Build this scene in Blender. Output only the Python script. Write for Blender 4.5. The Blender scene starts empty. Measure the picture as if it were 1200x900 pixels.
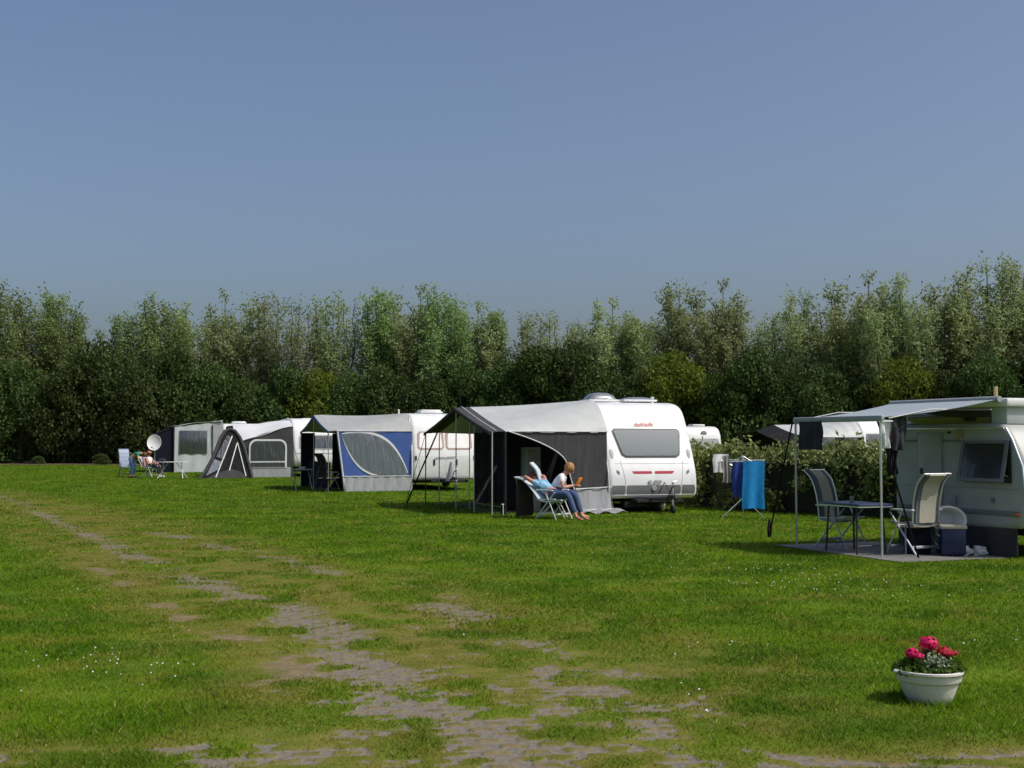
import bpy, bmesh, math, random
import numpy as np
from mathutils import Vector, Matrix, noise as mnoise
R = math.radians
PI = math.pi
rng = np.random.default_rng(7)
random.seed(7)
scene = bpy.context.scene
COL = scene.collection

# ------------------------------------------------------------------ camera
FPX, EYE = 1500.0, 1.65
PITCH = math.atan(67 / FPX)
cd = bpy.data.cameras.new('camera'); cam = bpy.data.objects.new('camera', cd); COL.objects.link(cam)
cam.location = (0, 0, EYE); cam.rotation_euler = (PI / 2 + PITCH, 0, 0)
cd.sensor_width = 36; cd.lens = 36 * FPX / 1200; cd.clip_end = 3000; cd.clip_start = 0.1
scene.camera = cam
def ray(px, py):
    cx = (px - 600) / FPX; cy = (450 - py) / FPX
    return Vector((cx, math.cos(PITCH) - cy * math.sin(PITCH), math.sin(PITCH) + cy * math.cos(PITCH)))
def G(px, py):
    d = ray(px, py); t = -EYE / d.z
    return Vector((d.x * t, d.y * t, 0))
def W(px, py, Y):
    d = ray(px, py); t = Y / d.y
    return Vector((d.x * t, Y, EYE + d.z * t))

# ------------------------------------------------------------------ materials
def new_mat(name):
    m = bpy.data.materials.new(name); m.use_nodes = True
    nt = m.node_tree; nt.nodes.clear()
    out = nt.nodes.new('ShaderNodeOutputMaterial')
    p = nt.nodes.new('ShaderNodeBsdfPrincipled')
    nt.links.new(p.outputs[0], out.inputs[0])
    return m, nt, p, out
def mat(name, col, rough=0.6, var=0.12, scale=6.0, metal=0.0, bump=0.0, bscale=60.0, spec=0.5, coat=0.0, transl=0.0, stretch=None):
    m, nt, p, out = new_mat(name)
    tc = nt.nodes.new('ShaderNodeTexCoord')
    mp = nt.nodes.new('ShaderNodeMapping'); nt.links.new(tc.outputs['Object'], mp.inputs[0])
    if stretch: mp.inputs['Scale'].default_value = stretch
    n = nt.nodes.new('ShaderNodeTexNoise'); n.inputs['Scale'].default_value = scale; n.inputs['Detail'].default_value = 5
    nt.links.new(mp.outputs[0], n.inputs['Vector'])
    mx = nt.nodes.new('ShaderNodeMix'); mx.data_type = 'RGBA'
    mx.inputs[6].default_value = (*[c * (1 - var) for c in col], 1)
    mx.inputs[7].default_value = (*[min(1, c * (1 + var)) for c in col], 1)
    mr = nt.nodes.new('ShaderNodeMapRange'); mr.inputs[1].default_value = .3; mr.inputs[2].default_value = .7
    nt.links.new(n.outputs['Fac'], mr.inputs[0]); nt.links.new(mr.outputs[0], mx.inputs[0])
    nt.links.new(mx.outputs[2], p.inputs['Base Color'])
    p.inputs['Roughness'].default_value = rough; p.inputs['Metallic'].default_value = metal
    p.inputs['Specular IOR Level'].default_value = spec; p.inputs['Coat Weight'].default_value = coat
    if bump:
        n2 = nt.nodes.new('ShaderNodeTexNoise'); n2.inputs['Scale'].default_value = bscale; n2.inputs['Detail'].default_value = 4
        nt.links.new(mp.outputs[0], n2.inputs['Vector'])
        b = nt.nodes.new('ShaderNodeBump'); b.inputs['Strength'].default_value = bump; b.inputs['Distance'].default_value = .02
        nt.links.new(n2.outputs['Fac'], b.inputs['Height']); nt.links.new(b.outputs[0], p.inputs['Normal'])
    if transl:
        t = nt.nodes.new('ShaderNodeBsdfTranslucent'); nt.links.new(mx.outputs[2], t.inputs[0])
        ms = nt.nodes.new('ShaderNodeMixShader'); ms.inputs[0].default_value = transl
        nt.links.new(p.outputs[0], ms.inputs[1]); nt.links.new(t.outputs[0], ms.inputs[2]); nt.links.new(ms.outputs[0], out.inputs[0])
    return m
def striped(name, c1, c2, scale, axis=0, rough=.8):
    m, nt, p, out = new_mat(name)
    tc = nt.nodes.new('ShaderNodeTexCoord'); w = nt.nodes.new('ShaderNodeTexWave')
    w.bands_direction = 'XYZ'[axis]; w.inputs['Scale'].default_value = scale; w.inputs['Distortion'].default_value = .6
    nt.links.new(tc.outputs['Object'], w.inputs['Vector'])
    mx = nt.nodes.new('ShaderNodeMix'); mx.data_type = 'RGBA'
    mx.inputs[6].default_value = (*c1, 1); mx.inputs[7].default_value = (*c2, 1)
    nt.links.new(w.outputs['Fac'], mx.inputs[0]); nt.links.new(mx.outputs[2], p.inputs['Base Color'])
    p.inputs['Roughness'].default_value = rough
    return m
def glass_mat(name, tint, fac=.5, rough=.06):
    m, nt, p, out = new_mat(name)
    p.inputs['Base Color'].default_value = (*tint, 1); p.inputs['Roughness'].default_value = rough
    p.inputs['Specular IOR Level'].default_value = .9; p.inputs['Coat Weight'].default_value = .6
    t = nt.nodes.new('ShaderNodeBsdfTransparent'); ms = nt.nodes.new('ShaderNodeMixShader')
    ms.inputs[0].default_value = fac
    nt.links.new(t.outputs[0], ms.inputs[1]); nt.links.new(p.outputs[0], ms.inputs[2]); nt.links.new(ms.outputs[0], out.inputs[0])
    return m
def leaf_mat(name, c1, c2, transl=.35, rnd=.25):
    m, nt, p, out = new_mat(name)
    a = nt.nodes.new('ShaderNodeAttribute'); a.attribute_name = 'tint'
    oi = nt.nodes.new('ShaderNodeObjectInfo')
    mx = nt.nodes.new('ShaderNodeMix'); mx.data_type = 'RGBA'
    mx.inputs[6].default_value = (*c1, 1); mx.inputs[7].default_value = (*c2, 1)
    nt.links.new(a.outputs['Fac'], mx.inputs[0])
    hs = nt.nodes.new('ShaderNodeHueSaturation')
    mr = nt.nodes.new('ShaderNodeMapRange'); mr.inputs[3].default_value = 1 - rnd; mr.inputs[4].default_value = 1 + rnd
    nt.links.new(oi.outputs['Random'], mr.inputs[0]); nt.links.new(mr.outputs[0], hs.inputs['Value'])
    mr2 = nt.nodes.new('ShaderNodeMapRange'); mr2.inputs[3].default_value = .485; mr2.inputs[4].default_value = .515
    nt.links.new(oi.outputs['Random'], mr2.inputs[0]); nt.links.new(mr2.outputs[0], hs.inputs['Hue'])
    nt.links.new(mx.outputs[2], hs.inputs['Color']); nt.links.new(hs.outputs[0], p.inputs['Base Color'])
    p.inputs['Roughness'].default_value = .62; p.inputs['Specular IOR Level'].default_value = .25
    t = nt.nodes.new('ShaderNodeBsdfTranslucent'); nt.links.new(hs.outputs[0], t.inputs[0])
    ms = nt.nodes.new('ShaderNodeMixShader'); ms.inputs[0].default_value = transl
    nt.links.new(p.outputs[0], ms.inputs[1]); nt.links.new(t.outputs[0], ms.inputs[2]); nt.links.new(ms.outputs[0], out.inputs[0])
    return m

def film_mat(name, tint):
    m = glass_mat(name, tint, .93, .16); nt = m.node_tree
    p = [n for n in nt.nodes if n.type == 'BSDF_PRINCIPLED'][0]
    tc = nt.nodes.new('ShaderNodeTexCoord'); mp = nt.nodes.new('ShaderNodeMapping'); mp.inputs['Rotation'].default_value = (0, .5, 0); mp.inputs['Scale'].default_value = (5, 3, 1.0)
    n = nt.nodes.new('ShaderNodeTexNoise'); n.inputs['Scale'].default_value = 1.0; n.inputs['Detail'].default_value = 2; n.inputs['Distortion'].default_value = 1.2
    b = nt.nodes.new('ShaderNodeBump'); b.inputs['Strength'].default_value = .8; b.inputs['Distance'].default_value = .05
    nt.links.new(tc.outputs['Object'], mp.inputs[0]); nt.links.new(mp.outputs[0], n.inputs['Vector']); nt.links.new(n.outputs['Fac'], b.inputs['Height']); nt.links.new(b.outputs[0], p.inputs['Normal']); nt.links.new(b.outputs[0], p.inputs['Coat Normal'])
    return m
M = {}
M['white'] = mat('white_caravan_paint', (.78, .78, .77), .30, .07, 3.5, coat=.3)
M['offwhite'] = mat('aged_white_paint', (.70, .71, .68), .35, .06, 2, coat=.2)
M['cream'] = mat('hammered_cream_panel', (.40, .405, .385), .45, .08, 3, bump=.05, bscale=90)
M['greytrim'] = mat('grey_trim', (.16, .165, .17), .4, .1)
M['midgrey'] = mat('mid_grey_plastic', (.33, .34, .35), .5, .08)
M['black'] = mat('black_plastic', (.02, .02, .022), .5, .2)
M['rubber'] = mat('tyre_rubber', (.022, .022, .022), .85, .2, 20)
M['alu'] = mat('aluminium', (.72, .73, .74), .3, .05, 20, metal=.75)
M['steel'] = mat('grey_steel_pole', (.45, .46, .46), .35, .08, 20, metal=.6)
M['red'] = mat('dark_red_decal', (.42, .02, .045), .4, .08)
M['orange'] = mat('orange_lens', (.75, .13, .03), .25, .1)
M['glass'] = glass_mat('smoked_window', (.08, .13, .15), .55)
M['darkglass'] = glass_mat('dark_window', (.03, .025, .022), .85, .12)
M['hatch'] = glass_mat('smoked_hatch', (.22, .23, .26), .75, .15)
M['curtain'] = striped('pleated_curtain', (.27, .36, .37), (.17, .25, .27), 2.4, 0)
M['bright_pane'] = mat('painted_pane_glare', (.90, .86, .84), .25, .08, 2, spec=.8)  # bright reflections on the twin windows, painted as a pale colour
M['pinkframe'] = mat('window_rubber_frame', (.40, .28, .25), .5, .08)
M['roof_grey'] = mat('pale_grey_coated_canvas', (.52, .54, .52), .55, .07, 3, bump=.28, bscale=4, transl=.12)
M['roof_beige'] = mat('warm_grey_canvas', (.39, .40, .385), .6, .08, 3, bump=.28, bscale=4, transl=.12)
M['roof_white'] = mat('white_coated_canvas', (.68, .69, .70), .5, .05, 3, bump=.28, bscale=4, transl=.1)
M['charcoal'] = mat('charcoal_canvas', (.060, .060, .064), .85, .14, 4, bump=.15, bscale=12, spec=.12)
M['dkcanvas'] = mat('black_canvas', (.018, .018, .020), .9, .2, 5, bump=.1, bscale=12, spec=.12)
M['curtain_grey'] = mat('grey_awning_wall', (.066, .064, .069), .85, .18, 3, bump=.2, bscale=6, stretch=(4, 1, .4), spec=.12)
M['navy'] = mat('navy_canvas', (.009, .011, .020), .85, .15, 5, spec=.12)
M['blue_canvas'] = mat('royal_blue_canvas', (.040, .090, .30), .75, .1, 3, bump=.35, bscale=5)
M['lightcanvas'] = mat('light_grey_canvas', (.47, .50, .50), .8, .10, 2.5, bump=.35, bscale=5, stretch=(1, 1, .6))
M['greyband'] = mat('grey_mud_wall', (.30, .31, .32), .8, .15, 5, bump=.3, bscale=9, stretch=(3, 1, .5))
M['trimwhite'] = mat('white_piping', (.66, .66, .66), .6, .06)
M['pvc'] = film_mat('creased_clear_film', (.055, .065, .068))
M['pvcblue'] = film_mat('film_window', (.15, .17, .195))
M['groundsheet'] = mat('dark_groundsheet', (.05, .05, .055), .9, .2)
M['awnfab'] = mat('grey_blue_roller_awning', (.36, .41, .44), .6, .06, 3, transl=.15)
M['bluebox'] = mat('dark_blue_plastic', (.010, .017, .065), .4, .1)
M['bluetop'] = mat('blue_table_top', (.04, .055, .13), .35, .15, 8)
M['creamfab'] = mat('cream_mesh_fabric', (.40, .38, .31), .85, .08, 30, bump=.1, bscale=200)
M['greyfab'] = mat('grey_padding_fabric', (.10, .11, .13), .85, .1)
M['stripefab'] = striped('blue_white_stripe_fabric', (.62, .70, .76), (.36, .47, .58), 14, 1)
M['plaidfab'] = striped('blue_check_fabric', (.10, .16, .30), (.55, .60, .66), 5, 2)
M['skin'] = mat('skin', (.50, .27, .19), .55, .08, 10)
M['skinred'] = mat('tanned_skin', (.48, .20, .15), .55, .08, 10)
M['tee'] = mat('white_cotton', (.78, .78, .80), .85, .05, 8, bump=.2, bscale=14)
M['pattern'] = mat('pale_blue_print_cotton', (.20, .40, .60), .85, .75, 14)
M['green'] = mat('green_cotton', (.02, .22, .13), .85, .2, 8)
M['jeans'] = mat('blue_denim', (.045, .075, .16), .85, .2, 12, bump=.2, bscale=20)
M['jeanlight'] = mat('light_denim', (.10, .19, .38), .85, .2, 12)
M['dark'] = mat('dark_cloth', (.02, .022, .03), .9, .2)
M['brown'] = mat('dark_brown_cloth', (.035, .027, .022), .95, .2, 8)
M['blond'] = mat('blond_hair', (.34, .17, .06), .6, .35, 40)
M['brownhair'] = mat('brown_hair', (.10, .045, .02), .6, .3, 40)
M['redcap'] = mat('faded_red_cloth', (.55, .13, .12), .8, .15)
M['bookorange'] = mat('orange_cover', (.80, .25, .02), .5, .1)
M['towel'] = mat('bright_blue_terry', (.008, .22, .55), .95, .12, 8, bump=.4, bscale=60)
M['dblue'] = mat('deep_blue_cloth', (.03, .06, .30), .95, .15, 8)
M['whitecloth'] = mat('white_laundry', (.70, .70, .70), .9, .06)
M['greycloth'] = mat('grey_laundry', (.26, .24, .23), .9, .1)
M['pinkcloth'] = mat('pink_laundry', (.60, .30, .22), .9, .15)
M['bag'] = mat('white_plastic_bag', (.70, .72, .74), .3, .08, 6, bump=.5, bscale=12, transl=.2)
M['pot'] = mat('white_plastic_planter', (.66, .64, .58), .5, .07, 9, bump=.05, bscale=30)
M['soil'] = mat('potting_soil', (.03, .02, .012), .95, .3, 30)
M['pink'] = mat('magenta_petals', (.70, .008, .13), .6, .25, 60, transl=.2)
M['redpetal'] = mat('red_petals', (.50, .008, .03), .6, .25, 60, transl=.2)
M['wood'] = mat('pale_wood', (.38, .29, .13), .7, .15, 12)
M['patio'] = mat('concrete_patio', (.17, .16, .148), .9, .15, 3, bump=.05, bscale=40)
M['bark'] = mat('bark', (.085, .072, .055), .9, .3, 8, bump=.4, bscale=20)
M['earth'] = mat('bare_earth', (.10, .055, .035), .95, .3, 2, bump=.3, bscale=8)
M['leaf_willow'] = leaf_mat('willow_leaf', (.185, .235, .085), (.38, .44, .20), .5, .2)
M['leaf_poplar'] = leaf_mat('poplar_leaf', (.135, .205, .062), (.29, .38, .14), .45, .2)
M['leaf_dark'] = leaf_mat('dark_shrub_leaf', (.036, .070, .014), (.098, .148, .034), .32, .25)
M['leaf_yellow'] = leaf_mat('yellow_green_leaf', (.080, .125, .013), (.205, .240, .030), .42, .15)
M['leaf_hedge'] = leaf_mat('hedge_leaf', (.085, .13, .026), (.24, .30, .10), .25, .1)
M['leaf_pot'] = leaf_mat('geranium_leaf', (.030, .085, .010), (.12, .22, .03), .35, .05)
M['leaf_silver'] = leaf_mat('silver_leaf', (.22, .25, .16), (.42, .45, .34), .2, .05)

# ------------------------------------------------------------------ mesh helpers
class MB:
    def __init__(s): s.v = []; s.f = []
    def add(s, vs, fs):
        o = len(s.v); s.v += [tuple(v) for v in vs]; s.f += [tuple(i + o for i in f) for f in fs]; return s
    def box(s, c, d, rot=None, bev=0.0):
        hx, hy, hz = d[0] / 2, d[1] / 2, d[2] / 2
        if bev <= 0:
            vs = [Vector((x, y, z)) for x in (-hx, hx) for y in (-hy, hy) for z in (-hz, hz)]
            fs = [(0, 1, 3, 2), (4, 6, 7, 5), (0, 4, 5, 1), (2, 3, 7, 6), (0, 2, 6, 4), (1, 5, 7, 3)]
        else:
            bm = bmesh.new(); bmesh.ops.create_cube(bm, size=1)
            for v in bm.verts: v.co = Vector((v.co.x * d[0], v.co.y * d[1], v.co.z * d[2]))
            bmesh.ops.bevel(bm, geom=bm.edges[:], offset=bev, segments=2, affect='EDGES', profile=.5)
            bm.verts.index_update(); vs = [v.co.copy() for v in bm.verts]; fs = [[v.index for v in f.verts] for f in bm.faces]; bm.free()
        if rot is not None:
            m = rot if isinstance(rot, Matrix) else Matrix.Rotation(rot, 3, 'Z')
            vs = [m @ v for v in vs]
        c = Vector(c)
        return s.add([v + c for v in vs], fs)
    def tube(s, pts, r, n=8, cap=True):
        pts = [Vector(p) for p in pts]; rs = r if isinstance(r, (list, tuple)) else [r] * len(pts)
        rings = []; up = None
        for i, p in enumerate(pts):
            d = (pts[min(i + 1, len(pts) - 1)] - pts[max(i - 1, 0)])
            if d.length < 1e-9: d = Vector((0, 0, 1))
            d.normalize()
            if up is None:
                up = Vector((0, 0, 1)) if abs(d.z) < .9 else Vector((1, 0, 0))
            a = d.cross(up)
            if a.length < 1e-6: a = d.cross(Vector((0, 1, 0)))
            a.normalize(); b = a.cross(d).normalized(); up = b
            rings.append([p + (a * math.cos(2 * PI * k / n) + b * math.sin(2 * PI * k / n)) * rs[i] for k in range(n)])
        vs = [v for r_ in rings for v in r_]; fs = []
        for i in range(len(rings) - 1):
            for k in range(n):
                fs.append((i * n + k, i * n + (k + 1) % n, (i + 1) * n + (k + 1) % n, (i + 1) * n + k))
        if cap: fs.append(tuple(range(n - 1, -1, -1))); fs.append(tuple((len(rings) - 1) * n + k for k in range(n)))
        return s.add(vs, fs)
    def lathe(s, prof, c=(0, 0, 0), axis='Z', n=24, sx=1, sy=1):
        vs = []; fs = []; c = Vector(c)
        for (r, h) in prof:
            for k in range(n):
                a = 2 * PI * k / n; x, y = r * math.cos(a) * sx, r * math.sin(a) * sy
                vs.append(c + (Vector((x, y, h)) if axis == 'Z' else Vector((h, x, y)) if axis == 'X' else Vector((x, h, y))))
        for i in range(len(prof) - 1):
            for k in range(n):
                fs.append((i * n + k, i * n + (k + 1) % n, (i + 1) * n + (k + 1) % n, (i + 1) * n + k))
        fs.append(tuple(range(n - 1, -1, -1))); fs.append(tuple((len(prof) - 1) * n + k for k in range(n)))
        return s.add(vs, fs)
    def grid(s, fn, nu, nv, thick=None):
        """fn(u,v)->Vector ; thick: offset vector or float along computed normal gives a closed slab"""
        P = [[Vector(fn(i / nu, j / nv)) for j in range(nv + 1)] for i in range(nu + 1)]
        idx = lambda i, j: i * (nv + 1) + j
        vs = [p for row in P for p in row]; fs = []
        for i in range(nu):
            for j in range(nv): fs.append((idx(i, j), idx(i + 1, j), idx(i + 1, j + 1), idx(i, j + 1)))
        if thick is not None:
            N = []
            for i in range(nu + 1):
                for j in range(nv + 1):
                    if isinstance(thick, (int, float)):
                        a = P[min(i + 1, nu)][j] - P[max(i - 1, 0)][j]; b = P[i][min(j + 1, nv)] - P[i][max(j - 1, 0)]
                        n = a.cross(b); n = n.normalized() * thick if n.length > 1e-12 else Vector((0, 0, 0))
                    else: n = Vector(thick)
                    N.append(n)
            k = len(vs); vs = vs + [v + n for v, n in zip(vs, N)]
            fs += [tuple(k + i for i in reversed(f)) for f in fs]
            for i in range(nu):
                fs.append((idx(i, 0), k + idx(i, 0), k + idx(i + 1, 0), idx(i + 1, 0)))
                fs.append((idx(i, nv), idx(i + 1, nv), k + idx(i + 1, nv), k + idx(i, nv)))
            for j in range(nv):
                fs.append((idx(0, j), idx(0, j + 1), k + idx(0, j + 1), k + idx(0, j)))
                fs.append((idx(nu, j), k + idx(nu, j), k + idx(nu, j + 1), idx(nu, j + 1)))
        return s.add(vs, fs)
    def prism(s, pts, off):
        """closed polygon (3D points) extruded by vector off"""
        n = len(pts); off = Vector(off); vs = [Vector(p) for p in pts] + [Vector(p) + off for p in pts]
        fs = [tuple(range(n)), tuple(range(2 * n - 1, n - 1, -1))] + [(i, (i + 1) % n, n + (i + 1) % n, n + i) for i in range(n)]
        return s.add(vs, fs)
    def ball(s, c, r, n=12, m=8, sc=(1, 1, 1), lump=0, seed=0):
        vs = []; fs = []; c = Vector(c)
        for i in range(m + 1):
            t = PI * i / m
            for k in range(n):
                a = 2 * PI * k / n
                d = Vector((math.sin(t) * math.cos(a), math.sin(t) * math.sin(a), math.cos(t)))
                q = r * (1 + lump * mnoise.noise(d * 2.5 + Vector((seed, 0, 0))))
                vs.append(c + Vector((d.x * sc[0], d.y * sc[1], d.z * sc[2])) * q)
        for i in range(m):
            for k in range(n):
                fs.append((i * n + k, i * n + (k + 1) % n, (i + 1) * n + (k + 1) % n, (i + 1) * n + k))
        return s.add(vs, fs)
    def build(s, name, m, parent=None, smooth=True, angle=35, kind=None):
        me = bpy.data.meshes.new(name); me.from_pydata(s.v, [], s.f); me.validate()
        bm = bmesh.new(); bm.from_mesh(me)
        bmesh.ops.remove_doubles(bm, verts=bm.verts, dist=1e-5)
        bmesh.ops.recalc_face_normals(bm, faces=bm.faces); bm.to_mesh(me); bm.free()
        me.materials.append(M[m] if isinstance(m, str) else m)
        if smooth:
            for p in me.polygons: p.use_smooth = True
            me.set_sharp_from_angle(angle=R(angle))
        return link(name, me, parent)
def link(name, me, parent=None):
    o = bpy.data.objects.new(name, me); COL.objects.link(o)
    if parent is not None: o.parent = parent
    return o
def tag(o, label=None, cat=None, group=None, kind=None):
    if label: o['label'] = label
    if cat: o['category'] = cat
    if group: o['group'] = group
    if kind: o['kind'] = kind
    return o
def thing(name, label, cat, loc=(0, 0, 0), rz=0, group=None):
    o = bpy.data.objects.new(name, None); COL.objects.link(o); o.empty_display_size = .2
    o.location = loc; o.rotation_euler = (0, 0, rz)
    return tag(o, label, cat, group)
def dup(root, loc, rz=None, scale=None, label=None):
    r = root.copy(); COL.objects.link(r); r.location = loc
    if rz is not None: r.rotation_euler = (0, 0, rz)
    if scale is not None: r.scale = scale
    if label: r['label'] = label
    for ch in list(root.children):
        c = ch.copy(); COL.objects.link(c); c.parent = r
        for g in ch.children:
            d = g.copy(); COL.objects.link(d); d.parent = c
    return r
def fast_mesh(name, V, F, tint=None, m=None):
    """V (n,3) float, F (k,q) int"""
    me = bpy.data.meshes.new(name); k, q = F.shape
    me.vertices.add(len(V)); me.vertices.foreach_set('co', V.astype(np.float32).ravel())
    me.loops.add(k * q); me.loops.foreach_set('vertex_index', F.astype(np.int32).ravel())
    me.polygons.add(k); me.polygons.foreach_set('loop_start', (np.arange(k) * q).astype(np.int32))
    me.polygons.foreach_set('loop_total', np.full(k, q, dtype=np.int32))
    me.update(calc_edges=True)
    if tint is not None:
        a = me.attributes.new('tint', 'FLOAT', 'POINT'); a.data.foreach_set('value', tint.astype(np.float32))
    if m: me.materials.append(M[m] if isinstance(m, str) else m)
    return me

# ------------------------------------------------------------------ numpy noise
def vnoise(x, y, seed=0):
    xi = np.floor(x).astype(np.int64); yi = np.floor(y).astype(np.int64); xf = x - xi; yf = y - yi
    def h(a, b):
        n = (a * 374761393 + b * 668265263 + seed * 1442695041) & 0xffffffff
        n = ((n ^ (n >> 13)) * 1274126177) & 0xffffffff
        return ((n ^ (n >> 16)) & 0xffff) / 65535.0
    u = xf * xf * (3 - 2 * xf); v = yf * yf * (3 - 2 * yf)
    return (h(xi, yi) * (1 - u) + h(xi + 1, yi) * u) * (1 - v) + (h(xi, yi + 1) * (1 - u) + h(xi + 1, yi + 1) * u) * v
def fbm(x, y, seed=0, o=4):
    s = 0; a = .5; t = 0
    for i in range(o):
        s = s + a * vnoise(x, y, seed + i); t += a; a *= .5; x = x * 2.03 + 7.1; y = y * 2.03 + 3.7
    return s / t
def sstep(a, b, x):
    t = np.clip((x - a) / (b - a), 0, 1); return t * t * (3 - 2 * t)
def polydist(x, y, pts):
    d = np.full(x.shape, 1e9)
    for (a, b) in zip(pts[:-1], pts[1:]):
        vx, vy = b[0] - a[0], b[1] - a[1]; L = vx * vx + vy * vy
        t = np.clip(((x - a[0]) * vx + (y - a[1]) * vy) / L, 0, 1)
        d = np.minimum(d, np.hypot(x - a[0] - t * vx, y - a[1] - t * vy))
    return d
def gp(*pp): return [(G(px, py).x, G(px, py).y) for px, py in pp]

# worn wheel tracks and paving in world coordinates
T_A = gp((-60, 566), (20, 588), (60, 608), (120, 635), (230, 682), (330, 715), (400, 752), (450, 785), (480, 812), (540, 860), (640, 930))
T_B = gp((180, 622), (290, 648), (400, 675), (500, 700), (560, 722), (640, 765), (690, 800), (760, 855), (830, 900))
T_C = gp((100, 660), (180, 705), (240, 740), (330, 768), (345, 790), (300, 800))
T_M = gp((-40, 578), (60, 600), (200, 650), (400, 715), (560, 780), (600, 840), (600, 930))
ST = [(gp((225, 893), (420, 889), (620, 893), (900, 897)), .085, .85), (gp((300, 868), (520, 872), (800, 850)), .05, .55), (gp((560, 800), (700, 838), (800, 848)), .06, .5),
      (gp((405, 787), (500, 783)), .10, 1.05), (gp((870, 880), (960, 893), (1210, 905)), .07, .85), (gp((1080, 888), (1230, 882)), .05, .6),
      (gp((440, 815), (540, 850), (600, 868)), .13, 1.0), (gp((400, 830), (520, 855)), .3, .72), (gp((640, 765), (640, 800), (680, 830)), .10, .7), (gp((200, 880), (280, 870)), .1, .75)]
TH = R(-9)
PATCH = [(G(470, 843), .85, .42, .55), (G(590, 880), 1.1, .30, .35), (G(720, 830), .8, .5, .22), (G(300, 885), .9, .2, .25), (G(445, 787), .45, .22, .55), (G(690, 870), 1.2, .25, .25)]
def fields(x, y):
    n1 = fbm(x * 1.1, y * .9, 11); n2 = fbm(x * 3.3, y * 3.3, 23); n3 = fbm(x * 11, y * 11, 31, 3); nb = fbm(x * 1.9, y * 2.4, 91, 3)
    wob = (n1 - .5) * .35
    dA = polydist(x + wob * .3, y, T_A); dB = polydist(x + wob * .3, y, T_B); dC = polydist(x, y, T_C); dM = polydist(x, y, T_M)
    near = sstep(30, 9, y)
    zone = sstep(2.6, .9, dM + (n1 - .5) * 1.8)
    zone = np.maximum(zone, sstep(7.6, 6.7, y + (n1 - .5) * .9) * .9)
    C = .62 * np.exp(-(dA / .30) ** 2) * (.55 + .6 * sstep(.35, .6, nb)) + .52 * np.exp(-(dB / .34) ** 2) * sstep(.36, .52, n1)
    for (p, w, s_) in ST: C = np.maximum(C, s_ * .8 * (.35 + .75 * sstep(.38, .58, nb)) * np.exp(-(polydist(x + wob * .2, y + (n2 - .5) * .12, p) / w) ** 2))
    for (c, rx, ry, a_) in PATCH: C = np.maximum(C, a_ * np.exp(-((x - c.x) / rx) ** 2 - ((y - c.y) / ry) ** 2) * (.6 + .6 * sstep(.35, .6, n2)))
    C = C * .80 + zone * (.06 + .26 * sstep(17, 6.5, y)) * sstep(.34, .60, n2 * .6 + nb * .4)
    xr = x * math.cos(TH) - y * math.sin(TH); yr = x * math.sin(TH) + y * math.cos(TH)
    row = np.floor(yr / .14); sx = np.floor(xr / .22 + .5 * (row % 2))
    h1 = np.mod(np.sin(sx * 12.9898 + row * 78.233) * 43758.5453, 1.0)
    gx_ = np.floor(xr / .62); gy_ = np.floor(yr / .42); h2 = np.mod(np.sin(gx_ * 39.34 + gy_ * 11.135) * 24634.6345, 1.0)
    fx_ = np.abs(np.mod(xr / .22 + .5 * (row % 2), 1) - .5); fy_ = np.abs(np.mod(yr / .14, 1) - .5)
    bar = np.maximum(sstep(.26, .38, fx_), sstep(.20, .34, fy_))
    conc = sstep(.0, .12, C * 1.15 + .60 * bar - .82 + (n2 - .5) * .45 + (n3 - .5) * .55 - .22 * h1 - .14 * h2) * sstep(.08, .2, C)
    worn = np.clip(zone * (.12 + 1.0 * sstep(.36, .62, n2 * .6 + n1 * .4)) + .45 * np.exp(-(dC / .3) ** 2) + C * .25, 0, 1)
    dirt = .62 * np.exp(-(dC / .22) ** 2) * sstep(.42, .6, nb)
    bare = np.clip(sstep(.42, .80, C * .95 + dirt + (n2 - .5) * .6 + (n3 - .5) * .7), 0, 1)
    return conc, worn, bare

# ------------------------------------------------------------------ ground
def grass_colour(nt, mode):
    geo = nt.nodes.new('ShaderNodeNewGeometry'); L = nt.links
    def noise(scale, det=4, stretch=None):
        n = nt.nodes.new('ShaderNodeTexNoise'); n.inputs['Scale'].default_value = scale; n.inputs['Detail'].default_value = det
        if stretch:
            mp = nt.nodes.new('ShaderNodeMapping'); mp.inputs['Scale'].default_value = stretch
            L.new(geo.outputs['Position'], mp.inputs[0]); L.new(mp.outputs[0], n.inputs['Vector'])
        else: L.new(geo.outputs['Position'], n.inputs['Vector'])
        return n.outputs['Fac']
    def ramp(f, a, b):
        m = nt.nodes.new('ShaderNodeMapRange'); m.inputs[1].default_value = a; m.inputs[2].default_value = b; L.new(f, m.inputs[0]); return m.outputs[0]
    def mix(f, a, b):
        m = nt.nodes.new('ShaderNodeMix'); m.data_type = 'RGBA'
        if isinstance(f, float): m.inputs[0].default_value = f
        else: L.new(f, m.inputs[0])
        for i, c in ((6, a), (7, b)):
            if isinstance(c, tuple): m.inputs[i].default_value = (*c, 1)
            else: L.new(c, m.inputs[i])
        return m.outputs[2]
    c = mix(ramp(noise(.8, 6), .38, .62), (.054, .132, .004), (.114, .208, .006))
    c = mix(ramp(noise(1.7, 4, (1, .8, 1)), .52, .75), c, (.185, .195, .022))
    c = mix(ramp(noise(.16, 3), .5, .72), c, (.060, .145, .004))
    return c, mix, ramp, noise, geo
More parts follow.
